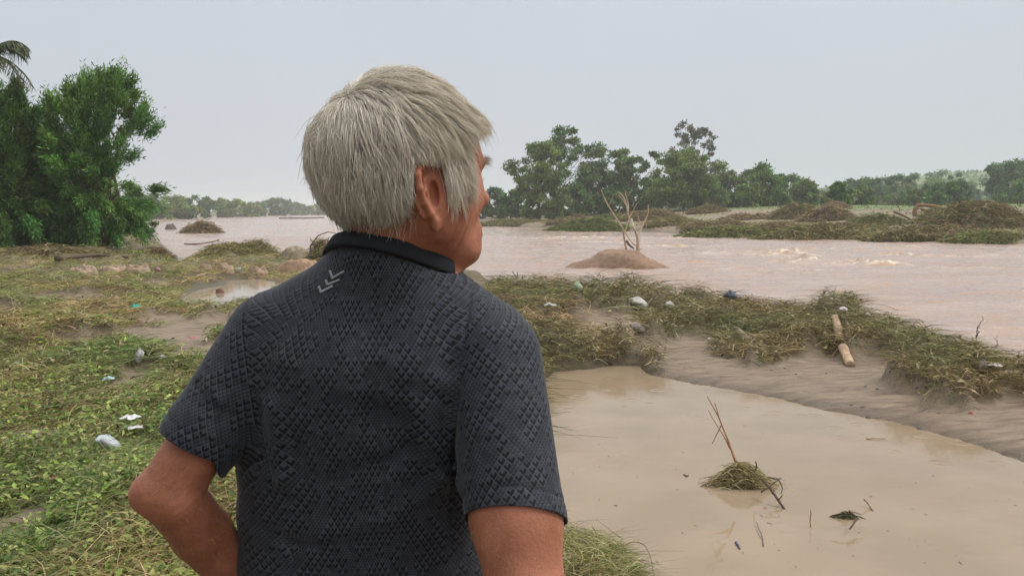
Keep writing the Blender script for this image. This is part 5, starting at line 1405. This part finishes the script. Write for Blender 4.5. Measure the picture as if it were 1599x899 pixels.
m_hair = mat_attr('grey_hair', rough=.4, spec=.7, trans=.35)
m_hair.node_tree.nodes['Principled BSDF'].inputs['Sheen Weight'].default_value = 1.0
m_hair.node_tree.nodes['Principled BSDF'].inputs['Sheen Roughness'].default_value = .5
for s in (-1, 1):
    n = 220
    t = rg.uniform(0, 1, n)
    R0 = np.stack([hp(.1115 - .012 * a ** 1.6 + rg.normal(0, .001), s * (.012 + .036 * a), .0125 + rg.normal(0, .0025) - .004 * a) for a in t])
    D = norm(HX * .5 + HY[None] * s * .7 * t[:, None] + HZ * rg.normal(.05, .4, (n, 1)) + rg.normal(0, .15, (n, 3)))
    V, F, C = strands(R0 - feet, D, rg.uniform(.008, .014, n), np.full(n, .0005), palette([(.5, .47, .4), (.3, .27, .22)], n, rg), 4, .4, .2, .1, rg)
    mesh_np('eyebrow', V, F, m_hair, person, C)

# --- hair
def build_hair():
    hps = head_prims()[:14] + [cap(at(606, 445, 1.088), hp(-.026, 0, -.045), .060, .057, .025)]
    C0 = hp(-.015, 0, .01)
    n = 6200
    d = norm(rg.normal(0, 1, (n, 3)))
    loc = C0 + d * .22
    for _ in range(28):
        v = field_pts(hps, loc); loc = loc - d * v[:, None] * .9
    q = (loc - HO) @ HM.T
    X, Y, Z = q.T
    # hairline: the lowest height at which hair grows, by position along the head
    line = np.interp(X, [-.13, -.06, -.030, -.022, .020, .026, .040, .056, .075, .10], [-.066, -.070, -.058, .010, .012, -.020, -.015, .010, .050, .076])
    ok = Z > line + rg.normal(0, .003, n)
    loc, q = loc[ok], q[ok]; n = len(loc)
    # guides ---------------------------------------------
    def grow(p0, q0, hh, Ln, jit, steps=12):
        P = [p0.copy()]; p = p0.copy()
        Wh = np.array([-.085, -.012, .092])
        ds = Ln / (steps - 1)
        m = len(p)
        for i in range(steps - 1):
            g = norm(field_grad(hps, p, e=2e-3))
            ql = (p - HO) @ HM.T
            away = ql - Wh; away[:, 2] *= .7
            away = norm(away)
            low = sstep(.11, -.02, ql[:, 2])[:, None]
            front = sstep(-.02, .08, ql[:, 0])[:, None]
            fl = away * (1.15 - .5 * low) + np.array([0, 0, -1.0]) * (1.25 * low)
            fl = fl + np.array([1.0, 0, 0]) * (.55 * front * (1 - low) + .12 * low * sstep(-.06, .0, ql[:, 0])[:, None])
            # sides fall forward in front of the ear, nape falls straight
            fw = fl @ HM
            fw = fw - g * (fw * g).sum(1, keepdims=True)
            tt = i / (steps - 1)
            dirn = norm(norm(fw) + jit + g * (.40 * max(0, .28 - tt) / .28) )
            p = p + dirn * ds[:, None]
            v = field_pts(hps, p)
            target = hh * min(1, (i + 1) / 4)
            over = np.clip(target - v, -.012, .02)
            # loose on the forehead: nothing pulls the quiff back on to the skin
            over = np.where((over < 0) & (ql[:, 0] > .07), over * .15, over)
            p = p + g * over[:, None] * .7
            P.append(p.copy())
        return np.stack(P, 1)
    ql = q
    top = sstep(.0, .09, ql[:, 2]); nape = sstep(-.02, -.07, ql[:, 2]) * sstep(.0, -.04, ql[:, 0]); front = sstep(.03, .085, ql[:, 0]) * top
    side = (ql[:, 0] > .0) & (ql[:, 2] < .05)
    hh = .005 + .007 * top * rg.uniform(.2, 1, n) + rg.uniform(0, .008, n) * (1 - nape * .9)
    hh = hh * (1 - .62 * nape) + .009 * front
    hh *= .45 + .55 * sstep(.0, .045, np.linalg.norm(ql - np.array([-.085, -.012, .092]), axis=1))
    hh += .003 * np.exp(-((ql[:, 0] + .10) / .05) ** 2) * sstep(-.04, .04, ql[:, 2])
    hh[side] *= .55
    Ln = (.042 + .030 * top) * rg.uniform(.75, 1.2, n)
    Ln = Ln * (1 - .50 * nape * rg.uniform(.5, 1.5, n)) + .002 * front
    Ln[side] = rg.uniform(.045, .072, side.sum())
    # a swirl field shared by neighbours gives locks
    def swirl(p, s):
        return np.stack([fbm(p[:, 0] * s + 7, p[:, 2] * s + p[:, 1] * s, 3 + k_, 2) - .5 for k_ in (0, 9, 21)], 1)
    jit = swirl(loc, 30) * .9 + swirl(loc, 90) * .45 + rg.normal(0, .10, (n, 3))
    curly = front > .5
    G = grow(loc, ql, hh, Ln, jit)
    # front quiff curls
    tl = np.linspace(0, 1, G.shape[1])
    amp = (.0045 * front)[:, None]
    ph = rg.uniform(0, 6.3, n)[:, None]
    G = G + (amp * np.sin(tl * 9 + ph) * tl)[..., None] * HZ + (amp * np.cos(tl * 8 + ph) * tl)[..., None] * HY
    # children ------------------------------------------
    K = 12
    m = n * K
    gi = np.repeat(np.arange(n), K)
    off = rg.normal(0, .0030, (m, 3))
    sp = (1 - .70 * tl[None, :]) * np.ones((m, 1))
    P = G[gi] + off[:, None] * sp[..., None]
    lenf = rg.uniform(.70, 1.0, m)
    qg = (G.reshape(-1, 3) - HO) @ HM.T
    qg = qg.reshape(n, -1, 3)
    inear = (qg[..., 0] > -.026) & (qg[..., 0] < .020) & (qg[..., 2] < .004) & (np.abs(qg[..., 1]) > .05)
    first = np.where(inear.any(1), inear.argmax(1), G.shape[1]) / (G.shape[1] - 1)
    lenf = np.minimum(lenf, np.maximum(first[gi] + rg.normal(0, .05, m), .12))
    low = (qg[..., 2] < -.076) | ((qg[..., 0] > .070) & (qg[..., 2] < .050 - (.095 - qg[..., 0]) * .7))
    first = np.where(low.any(1), low.argmax(1), 99) / (G.shape[1] - 1)
    lenf = np.minimum(lenf, np.maximum(first[gi] + rg.normal(-.03, .14, m), .12))
    # resample to shorter strands
    k = 9
    tt = np.linspace(0, 1, k)[None] * lenf[:, None] * (G.shape[1] - 1)
    i0 = np.minimum(tt.astype(int), G.shape[1] - 2); fr = (tt - i0)[..., None]
    ar = np.arange(m)[:, None]
    P = P[ar, i0] * (1 - fr) + P[ar, i0 + 1] * fr
    P = P + (rg.normal(0, .0009, (m, 1, 3)) * (np.linspace(0, 1, k)[None, :, None] ** 2))
    fly = rg.random(m) < .05
    P[fly] += (rg.normal(0, .006, (fly.sum(), 1, 3)) * (np.linspace(0, 1, k)[None, :, None] ** 2))
    # three-sided tubes
    T = norm(np.gradient(P, axis=1))
    A = norm(np.cross(T, np.array([.3, .2, .93]))); B = np.cross(T, A)
    r = (.0004 * rg.uniform(.7, 1.25, m))[:, None] * (1 - .7 * np.linspace(0, 1, k)[None] ** 3)
    ang = np.array([0, 2.094, 4.189])
    V = P[:, :, None] + r[:, :, None, None] * (np.cos(ang)[None, None, :, None] * A[:, :, None] + np.sin(ang)[None, None, :, None] * B[:, :, None])
    b0 = (np.arange(m) * k * 3)[:, None, None] + (np.arange(k - 1) * 3)[None, :, None]
    j = np.arange(3)[None, None]; j2 = (j + 1) % 3
    F = np.stack([b0 + j, b0 + j2, b0 + 3 + j2, b0 + 3 + j], -1).reshape(-1, 4)
    shade = rg.random(n)[gi]
    c = np.array([1.0, .945, .84]) * (1 - shade[:, None] * .12) + np.array([.02, .03, .04]) * (rg.random(m)[:, None] - .5)
    dk = rg.random(m) < .05
    c[dk] = np.array([.78, .70, .58])
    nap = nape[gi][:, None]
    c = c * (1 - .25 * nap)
    NAPE.append((hps, C0))
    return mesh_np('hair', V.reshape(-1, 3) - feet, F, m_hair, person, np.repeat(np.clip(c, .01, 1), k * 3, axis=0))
NAPE = []
hair = build_hair()
def stubble():
    hps, C0 = NAPE[0]
    n = 9000; d = norm(rg.normal(0, 1, (n, 3)) * [1, 1, .6] + [0, 0, -.75]); loc = C0 + d * .24
    for _ in range(28): loc = loc - d * field_pts(hps, loc)[:, None] * .9
    q = (loc - HO) @ HM.T
    ok = (q[:, 2] > -.102 + .02 * rg.random(n)) & (q[:, 2] < -.050) & (q[:, 0] < -.012) & (rg.random(n) < sstep(-.104, -.07, q[:, 2]) * .9 + .1)
    loc = loc[ok]; q = q[ok]; n = len(loc); g = norm(field_grad(hps, loc))
    D = norm(-HZ * 1.0 + g * .35 + rg.normal(0, .22, (n, 3))); L = rg.uniform(.006, .016, n)
    v, f, c = strands(loc - feet, D, L, np.full(n, .0006), palette([(.62, .57, .48), (.42, .37, .30), (.75, .70, .62)], n, rg), 4, .25, .0, .0, rg)
    mesh_np('nape_hair', v, f, m_hair, person, c)
stubble()
def arm_hair():
    n = 2600; A = [(SH_L, EL_L, WR_L), (SH_R, EL_R, WR_R)]
    for a, b, c in A:
        t = rg.uniform(.2, 1.8, n)[:, None]
        Q = np.where(t < 1, a + (b - a) * t, b + (c - b) * (t - 1)); ax = norm(np.where(t < 1, b - a, c - b) + 0 * Q)
        d = rg.normal(0, 1, (n, 3)); d = norm(d - ax * (d * ax).sum(1, keepdims=True)); loc = Q + d * .09
        sub = BP
        for _ in range(14): loc = loc - d * np.clip(field_pts(sub, loc), -.02, .05)[:, None] * .9
        g = norm(field_grad(sub, loc)); D = norm(ax * .9 + g * .35 + rg.normal(0, .35, (n, 3)))
        v, f, cc = strands(loc - feet, D, rg.uniform(.006, .015, n), np.full(n, .00022), palette([(.32, .20, .12), (.5, .38, .25)], n, rg), 4, .3, .0, .0, rg)
        mesh_np('arm_hair', v, f, m_hair, person, cc)
arm_hair()

# --- T-shirt
def shirt_prims():
    L = torso_prims(.004, True)
    L += [cap(at(600, 360, 1.066), at(606, 470, 1.085), .0750, .086, .03),
          cap(at(432, 506, 1.09), at(585, 456, 1.09), .044, .050, .04), cap(at(615, 452, 1.085), at(765, 522, 1.07), .052, .046, .04)]
    L += [cap(SH_L, SH_L * .38 + EL_L * .62, .056, .0545, .022), cap(SH_L * .38 + EL_L * .62, EL_L, .0545, .052, .01)]
    L += [cap(SH_R + np.array([0, 0, .004]), SH_R * .38 + EL_R * .62, .064, .062, .022), cap(SH_R * .38 + EL_R * .62, EL_R, .062, .060, .01)]
    return L
def line_d(P, a, b):
    e = b - a; t = np.clip(((P - a) @ e) / (e @ e), 0, 1)
    return np.linalg.norm(P - a - t[:, None] * e, axis=1), t
def fold_disp(P):
    d = np.zeros(len(P))
    for (pts, amp, w) in FOLDS:
        amp = amp * 1.45
        for a, b in zip(pts[:-1], pts[1:]):
            dd, t = line_d(P, a, b)
            d += amp * np.exp(-(dd / w) ** 2)
    for c_, n_, A_, B_ in ((cuffL, nL, SH_L, EL_L), (cuffR, nR, SH_R, EL_R)):
        h = (c_ - P) @ n_
        near_ = line_d(P, A_, B_)[0] < .085
        d -= .0016 * np.exp(-((h - .022) / .0022) ** 2) * near_
    for c_, n_, A_, B_ in SEAMS:
        h = (P - c_) @ n_
        d -= .0024 * np.exp(-(h / .0028) ** 2) * (line_d(P, A_, B_)[0] < .12)
    d += .0035 * (fbm(P[:, 0] * 9 + P[:, 1] * 6, P[:, 2] * 4.5, 5, 3) - .5)
    return d
def fl(*pts): return [at(*p) for p in pts]
SEAMS = [(at(392, 560, 1.03), norm(np.array([-1.0, 0, -.16])), SH_L, EL_L), (at(722, 560, 1.0), norm(np.array([1.0, 0, -.10])), SH_R, EL_R)]
cuffL = at(310, 700, 1.03); nL = norm(np.array([-.46, -.2, -.86]))
cuffR = at(800, 812, .98); nR = norm(EL_R - SH_R + np.array([-.06, -.05, 0.03]))
FOLDS = [
    (fl((838, 560, .97), (780, 600, .950), (730, 650, .955), (700, 700, .965)), -.0040, .010),
    (fl((835, 590, .96), (775, 628, .945), (725, 680, .95)), .0035, .012),
    (fl((850, 640, .96), (790, 690, .93), (735, 745, .93)), -.004, .012),
    (fl((852, 610, .96), (795, 650, .935), (745, 690, .94)), .003, .012),
    (fl((700, 770, .96), (725, 765, .93), (770, 735, .92)), .004, .010),
    (fl((400, 480, 1.02), (385, 560, 1.0), (362, 650, 1.0)), -.0065, .009),
    (fl((415, 490, 1.01), (402, 580, .99), (385, 660, 1.0)), .005, .012),
    (fl((335, 600, 1.02), (350, 640, .99), (365, 690, 1.0)), .004, .010),
    (fl((310, 600, 1.02), (335, 660, .99), (345, 700, .98)), -.003, .008),
    (fl((500, 417, .98), (560, 430, .985), (640, 432, .985), (690, 436, .99)), -.0045, .008),
    (fl((660, 640, 1.0), (690, 760, 1.0), (705, 899, 1.0)), .006, .022),
    (fl((620, 660, 1.0), (650, 780, 1.0), (660, 899, 1.0)), -.005, .02),
    (fl((420, 640, 1.0), (425, 760, 1.0), (415, 899, 1.0)), .005, .02),
    (fl((460, 700, 1.0), (470, 800, 1.0), (455, 899, 1.0)), -.004, .018),
    (fl((590, 480, .99), (585, 650, .99), (575, 899, 1.0)), -.006, .035),
    (fl((440, 560, 1.0), (520, 600, 1.0), (600, 620, 1.0)), .003, .014), (fl((600, 560, 1.0), (660, 590, 1.0), (700, 600, 1.0)), .0035, .012),
    (fl((520, 740, 1.02), (600, 720, 1.02), (690, 660, 1.02)), -.003, .016), (fl((500, 830, 1.03), (600, 810, 1.03), (710, 740, 1.03)), .0035, .014),
    (fl((390, 820, 1.04), (460, 850, 1.04), (540, 840, 1.04)), -.0035, .012), 
]
SPr = shirt_prims()
xs = axis_pts([(-.62, .17, .0028)]); ys = axis_pts([(.80, 1.32, .0030)]); zs = axis_pts([(1.80, 2.50, .0028)])
P, Fq = mesh_sdf(SPr, xs, ys, zs, fold_disp, 4)
# cut with planes: cuffs, hem, neckline
def aim(P, a, b): return (P - a) @ norm(b - a), np.linalg.norm(b - a)
cuffL = at(310, 700, 1.03); nL = norm(np.array([-.46, -.2, -.86]))
cuffR = at(800, 812, .98); nR = norm(EL_R - SH_R + np.array([-.06, -.05, 0.03]))
neckC = at(602, 412, 1.075); nN = norm(np.array([.20, .36, 1.0]))
import bmesh
me0 = mesh_np('tmp', P, Fq, None, None, None, True, None, False)
bm = bmesh.new(); bm.from_mesh(me0.data)
def cut(co, no, test):
    fs = [f for f in bm.faces if test(f.calc_center_median())]
    es = {e for f in fs for e in f.edges}; vs = {v for f in fs for v in f.verts}
    bmesh.ops.bisect_plane(bm, geom=fs + list(es) + list(vs), plane_co=co, plane_no=no, dist=1e-5)
    dead = [f for f in bm.faces if test(f.calc_center_median()) and (f.calc_center_median() - Vector(co)).dot(Vector(no)) > 0]
    bmesh.ops.delete(bm, geom=dead, context='FACES')
SLX = float(at(359, 700, 1.06)[0])
def armdist(c, a, b):
    c = np.array(c); e = b - a; t = min(1, max(0, (c - a) @ e / (e @ e))); return np.linalg.norm(c - a - t * e)
cut(Vector(cuffL), Vector(nL), lambda c: armdist(c, SH_L, EL_L) < .075 and c.x < SLX and (np.array(c) - SH_L) @ norm(EL_L - SH_L) > .12)
cut(Vector(cuffR), Vector(nR), lambda c: armdist(c, SH_R, EL_R) < .080 and (np.array(c) - SH_R) @ norm(EL_R - SH_R) > .15)
cut(Vector(neckC), Vector(nN), lambda c: c.z > 2.36 and math.hypot(c.x - neckC[0], c.y - neckC[1]) < .105)
cut(Vector((0, 0, 1.86)), Vector((0, 0, -1)), lambda c: c.z < 1.9)
bmesh.ops.delete(bm, geom=[v for v in bm.verts if not v.link_faces], context='VERTS')
bm.to_mesh(me0.data); bm.free()
V = np.empty(len(me0.data.vertices) * 3, np.float32); me0.data.vertices.foreach_get('co', V); V = V.reshape(-1, 3).astype(float)
Fs3, Fs4, Fo = [], [], []
for p in me0.data.polygons:
    vs = list(p.vertices)
    (Fs3 if len(vs) == 3 else Fs4 if len(vs) == 4 else Fo).append(vs)
for f in Fo:
    for i in range(1, len(f) - 1): Fs3.append([f[0], f[i], f[i + 1]])
F3 = np.array(Fs3, int).reshape(-1, 3); F4 = np.array(Fs4, int).reshape(-1, 4)
# UVs in metres: torso rolled flat around its axis, sleeves along the arm
gxc = at(585, 600, 1.10)
def uv_torso(V):
    th = np.arctan2(V[:, 0] - gxc[0], -(V[:, 1] - gxc[1]))
    u = th * .155
    v = V[:, 2] + .9 * np.maximum(0, V[:, 1] - 1.0) * sstep(2.22, 2.40, V[:, 2])
    return np.stack([u, v], 1)
def uv_arm(V, a, b, r):
    ax = norm(b - a); s1 = norm(np.cross(ax, np.array([0, 1.0, 0]))); s2 = np.cross(ax, s1)
    q = V - a
    th = np.arctan2(q @ s1 * np.sign(s1[0] + 1e-9), -(q @ s2) * np.sign(-s2[1] + 1e-9) * -1)
    return np.stack([th * r + 3, -(q @ ax)], 1)
def which(c):
    """0 torso 1 left sleeve 2 right sleeve: by the armhole plane"""
    l = ((c - at(392, 560, 1.03)) @ norm(np.array([-1.0, 0, -.16]))) > 0
    r = ((c - at(722, 560, 1.0)) @ norm(np.array([1.0, 0, -.10 ]))) > 0
    dl = line_d(c, SH_L, EL_L)[0]; dr = line_d(c, SH_R, EL_R)[0]
    return np.where(l & (dl < .09), 1, np.where(r & (dr < .085), 2, 0))
uvT, uvL, uvR = uv_torso(V), uv_arm(V, SH_L, EL_L, .058), uv_arm(V, SH_R, EL_R, .066)
m_shirt, nt, b = mat_new('shirt_fabric')
def nd(kind, **kw): return N(nt, kind, **kw)
def math_(op, a, b_=None, c_=None):
    n = nt.nodes.new('ShaderNodeMath'); n.operation = op
    for i, v in enumerate((a, b_, c_)):
        if v is None: continue
        if isinstance(v, (int, float)): n.inputs[i].default_value = v
        else: nt.links.new(v, n.inputs[i])
    return n.outputs[0]
uvn = nd('ShaderNodeUVMap'); sp = nd('ShaderNodeSeparateXYZ'); nt.links.new(uvn.outputs['UV'], sp.inputs[0])
U_, V_ = sp.outputs['X'], sp.outputs['Y']
def lattice(a, bb):
    """diamond cells, width a and height bb: a lit facet with a dark chevron below it"""
    p = math_('ADD', math_('DIVIDE', U_, a), math_('DIVIDE', V_, bb))
    q = math_('SUBTRACT', math_('DIVIDE', V_, bb), math_('DIVIDE', U_, a))
    fp = math_('FRACT', p); fq = math_('FRACT', q)
    mn = math_('MINIMUM', fp, fq); mx = math_('MAXIMUM', fp, fq)
    line = math_('GREATER_THAN', mx, .86)                     # fine light piping between cells
    dark = math_('MULTIPLY', math_('MAXIMUM', math_('LESS_THAN', fq, .38), math_('LESS_THAN', fp, .30)), math_('LESS_THAN', mx, .86))  # relief shadow of the embossing, put into the colour
    return p, q, mn, mx, line, dark
p1, q1, mn1, mx1, line1, dark1 = lattice(.0128, .0150)
p2, q2, mn2, mx2, line2, dark2 = lattice(.0064, .0075)
# patches of large cells on a field of small ones, edges following the lattice
flp = math_('FLOOR', p1); flq = math_('FLOOR', q1)
cx = nd('ShaderNodeCombineXYZ'); nt.links.new(math_('MULTIPLY', flp, .145), cx.inputs[0]); nt.links.new(math_('MULTIPLY', flq, .145), cx.inputs[1])
ns = nd('ShaderNodeTexNoise', Scale=2.1, Detail=3.0, Roughness=.6); nt.links.new(cx.outputs[0], ns.inputs['Vector'])
big = math_('GREATER_THAN', ns.outputs['Fac'], .49)
wn_ = nd('ShaderNodeTexWhiteNoise'); nt.links.new(cx.outputs[0], wn_.inputs['Vector'])
dark = math_('ADD', math_('MULTIPLY', dark1, big), math_('MULTIPLY', math_('MULTIPLY', dark2, .7), math_('SUBTRACT', 1, big)))
line = math_('ADD', math_('MULTIPLY', line1, big), math_('MULTIPLY', math_('MULTIPLY', line2, .5), math_('SUBTRACT', 1, big)))
lite = math_('MULTIPLY', math_('SUBTRACT', 1, dark), math_('ADD', .62, math_('MULTIPLY', wn_.outputs['Value'], .5)))
val = math_('ADD', math_('MULTIPLY', lite, .74), math_('MULTIPLY', line, .26))
# knit weave
wv = math_('MULTIPLY', math_('SINE', math_('MULTIPLY', U_, 3600.0)), math_('SINE', math_('MULTIPLY', V_, 3000.0)))
val2 = math_('ADD', val, math_('MULTIPLY', wv, .07))
cr = nd('ShaderNodeValToRGB')
cr.color_ramp.elements[0].position = 0.0; cr.color_ramp.elements[0].color = (.006, .007, .010, 1)
cr.color_ramp.elements[1].position = 1.0; cr.color_ramp.elements[1].color = (.058, .065, .086, 1)
nt.links.new(val2, cr.inputs['Fac']); nt.links.new(cr.outputs['Color'], b.inputs['Base Color'])
b.inputs['Roughness'].default_value = .72
b.inputs['Specular IOR Level'].default_value = .25
b.inputs['Sheen Weight'].default_value = .12
b.inputs['Sheen Roughness'].default_value = .4
bp = nd('ShaderNodeBump', Strength=.35, Distance=.0008)
nt.links.new(val2, bp.inputs['Height']); nt.links.new(bp.outputs['Normal'], b.inputs['Normal'])
shirt = mesh_np('t_shirt', V - feet, [F3, F4], m_shirt, person)
uvl = shirt.data.uv_layers.new(name='UVMap')
nl = len(shirt.data.loops)
lv = np.empty(nl, np.int32); shirt.data.loops.foreach_get('vertex_index', lv)
lt = np.empty(len(shirt.data.polygons), np.int32); shirt.data.polygons.foreach_get('loop_total', lt)
pc = np.empty(len(shirt.data.polygons) * 3, np.float32); shirt.data.polygons.foreach_get('center', pc)
wsel = np.repeat(which(pc.reshape(-1, 3) + feet), lt)
uv = np.where((wsel == 0)[:, None], uvT[lv], np.where((wsel == 1)[:, None], uvL[lv], uvR[lv]))
uvl.data.foreach_set('uv', uv.astype(np.float32).ravel())
so = shirt.modifiers.new('thickness', 'SOLIDIFY'); so.thickness = .0022; so.offset = -1
sh_bvh = BVHTree.FromPolygons([tuple(v) for v in V], [tuple(f) for f in F4] + [tuple(f) for f in F3])
# hem stitching bands on the cuffs are part of the shirt's own mesh edge; collar band:
m_collar, nt, b = mat_new('collar_rib')
uvn = N(nt, 'ShaderNodeUVMap'); wv = N(nt, 'ShaderNodeTexWave', Scale=1.0); wv.bands_direction = 'X'
nt.links.new(uvn.outputs['UV'], wv.inputs['Vector'])
cr = N(nt, 'ShaderNodeValToRGB'); cr.color_ramp.elements[0].color = (.012, .013, .017, 1); cr.color_ramp.elements[1].color = (.032, .034, .042, 1)
nt.links.new(wv.outputs['Fac'], cr.inputs['Fac']); nt.links.new(cr.outputs['Color'], b.inputs['Base Color'])
bp = N(nt, 'ShaderNodeBump', Strength=.5, Distance=.0008); nt.links.new(wv.outputs['Fac'], bp.inputs['Height']); nt.links.new(bp.outputs['Normal'], b.inputs['Normal'])
b.inputs['Roughness'].default_value = .85; b.inputs['Specular IOR Level'].default_value = .2
def collar():
    ax = nN; s1 = norm(np.cross(np.array([0, 1.0, 0]), ax)); s2 = np.cross(ax, s1)
    nseg = 96; prof = [(-.007, .0008), (-.001, .0026), (.008, .0020), (.0165, .0008), (.0178, -.0006), (.016, -.0022), (.004, -.0018)]
    th = np.linspace(0, 2 * np.pi, nseg, endpoint=False)
    V = []; UV = []
    nb = [cap(at(606, 445, 1.088), hp(-.026, 0, -.045), .060, .057, .025), BP[-1]]
    base = []
    for a in th:
        dr = s1 * math.cos(a) + s2 * math.sin(a)
        # the shirt's cut rim in this direction
        rr = np.linspace(.03, .13, 60)
        fv = field_pts(SPr, neckC - ax * .001 + dr * rr[:, None])
        base.append(rr[np.argmax(fv > 0)] if (fv > 0).any() else .08)
    base = np.array(base); base = np.clip(base, .05, .10)
    for _ in range(3): base = (np.roll(base, 1) + base + np.roll(base, -1)) / 3
    for i, a in enumerate(th):
        dr = s1 * math.cos(a) + s2 * math.sin(a)
        for j, (u, w) in enumerate(prof):
            V.append(neckC + ax * u + dr * (base[i] + w - max(u, 0) * .22)); UV.append((a * 60, u))
    V = np.array(V); k = len(prof)
    i = np.arange(nseg)[:, None]; j = np.arange(k)[None]
    F = np.stack([i * k + j, ((i + 1) % nseg) * k + j, ((i + 1) % nseg) * k + (j + 1) % k, i * k + (j + 1) % k], -1).reshape(-1, 4)
    return V, F, np.array(UV)
Vc, Fc, UVc = collar()
col_o = mesh_np('collar', Vc - feet, Fc, m_collar, shirt, None, True, UVc)
# the maker's mark: three stacked reflective chevrons below the collar
def decal(poly_list, name, mat, parent, lift=.0012):
    mb = MB()
    for line, wid in poly_list:
        pts = np.array(line, float)
        # resample
        seg = np.linalg.norm(np.diff(pts, axis=0), axis=1); s = np.concatenate([[0], np.cumsum(seg)])
        q = np.arange(0, s[-1], 1.5); q = np.unique(np.concatenate([q, s]))
        xs_ = np.interp(q, s, pts[:, 0]); ys_ = np.interp(q, s, pts[:, 1])
        P2 = np.stack([xs_, ys_], 1); T = norm(np.gradient(P2, axis=0)); Nn = np.stack([-T[:, 1], T[:, 0]], 1)
        rows = []
        for sgn, hgt in ((-1, -.4), (-1, 1), (1, 1), (1, -.4)):
            row = []
            for c, n_ in zip(P2, Nn):
                x, y = c + n_ * sgn * wid / 2
                r = ray(x, y)
                h = sh_bvh.ray_cast(Vector(CAMP), Vector(r).normalized(), 3)
                row.append(np.array(h[0]) + np.array(h[1]) * (lift * hgt) * (1 if np.dot(h[1], r) < 0 else -1))
            rows.append(row)
        V = np.array(rows).reshape(-1, 3); n = len(P2)
        i = np.arange(n - 1)
        F = np.concatenate([np.stack([a * n + i, a * n + i + 1, (a + 1) * n + i + 1, (a + 1) * n + i], -1) for a in range(3)])
        F = np.concatenate([F, [[0, n, 2 * n, 3 * n], [n - 1, 4 * n - 1, 3 * n - 1, 2 * n - 1]]])
        mb.add(V, F, (1, 1, 1))
    V = np.concatenate(mb.V); 
    return mesh_np(name, V - feet, np.concatenate(mb.F[4]), mat, parent, None, False)
m_mark, nt, b = mat_new('reflective_print'); b.inputs['Base Color'].default_value = (.22, .23, .26, 1); b.inputs['Roughness'].default_value = .35
def mk(*p): return [(480 + x / 7.49, 400 + y / 7.49) for x, y in p]
decal([(mk((136, 352), (165, 428)), 3.6), (mk((160, 422), (300, 348)), 3.4),
       (mk((219, 278), (240, 342)), 3.2), (mk((234, 337), (380, 276)), 3.0),
       (mk((266, 168), (298, 264)), 3.4), (mk((292, 259), (432, 178)), 3.2)], 'chest_mark' if False else 'chevron_print', m_mark, shirt)
# --- trousers and shoes (below the picture's edge)
m_tr, nt, b = mat_new('trouser_cloth'); b.inputs['Base Color'].default_value = (.05, .055, .07, 1); b.inputs['Roughness'].default_value = .9
gx = NECK_B[0]
TP = [ell(at(570, 1090, 1.12), (.170, .122, .13), .05), ell(np.array([gx - .0, 1.12, 1.90]), (.165, .122, .1), .05)]
for s in (-1, 1):
    hip = np.array([gx + s * .085, 1.11, 1.86]); kn = np.array([gx + s * .11, 1.10, 1.44]); an = np.array([gx + s * .13, 1.135, 1.06])
    TP += [cap(hip, kn, .092, .074, .04), cap(kn, an, .074, .066, .03)]
P, Fq = mesh_sdf(TP, axis_pts([(-.5, .2, .009)]), axis_pts([(.9, 1.35, .009)]), axis_pts([(.97, 2.02, .009)]))
mesh_np('trousers', P - feet, Fq, m_tr, person)
m_sh, nt, b = mat_new('shoe_leather'); b.inputs['Base Color'].default_value = (.03, .022, .016, 1); b.inputs['Roughness'].default_value = .6
for s in (-1, 1):
    a = np.array([gx + s * .13, 1.12, 1.02])
    Q = [cap(a, a + np.array([s * .03, .17, -.008]), .045, .036, .02), cap(a + np.array([0, 0, .0]), a + np.array([0, .01, .06]), .044, .045, .02)]
    P, Fq = mesh_sdf(Q, axis_pts([(a[0] - .1, a[0] + .12, .006)]), axis_pts([(1.02, 1.4, .006)]), axis_pts([(.972, 1.14, .006)]))
    mesh_np('shoe', P - feet, Fq, m_sh, person)
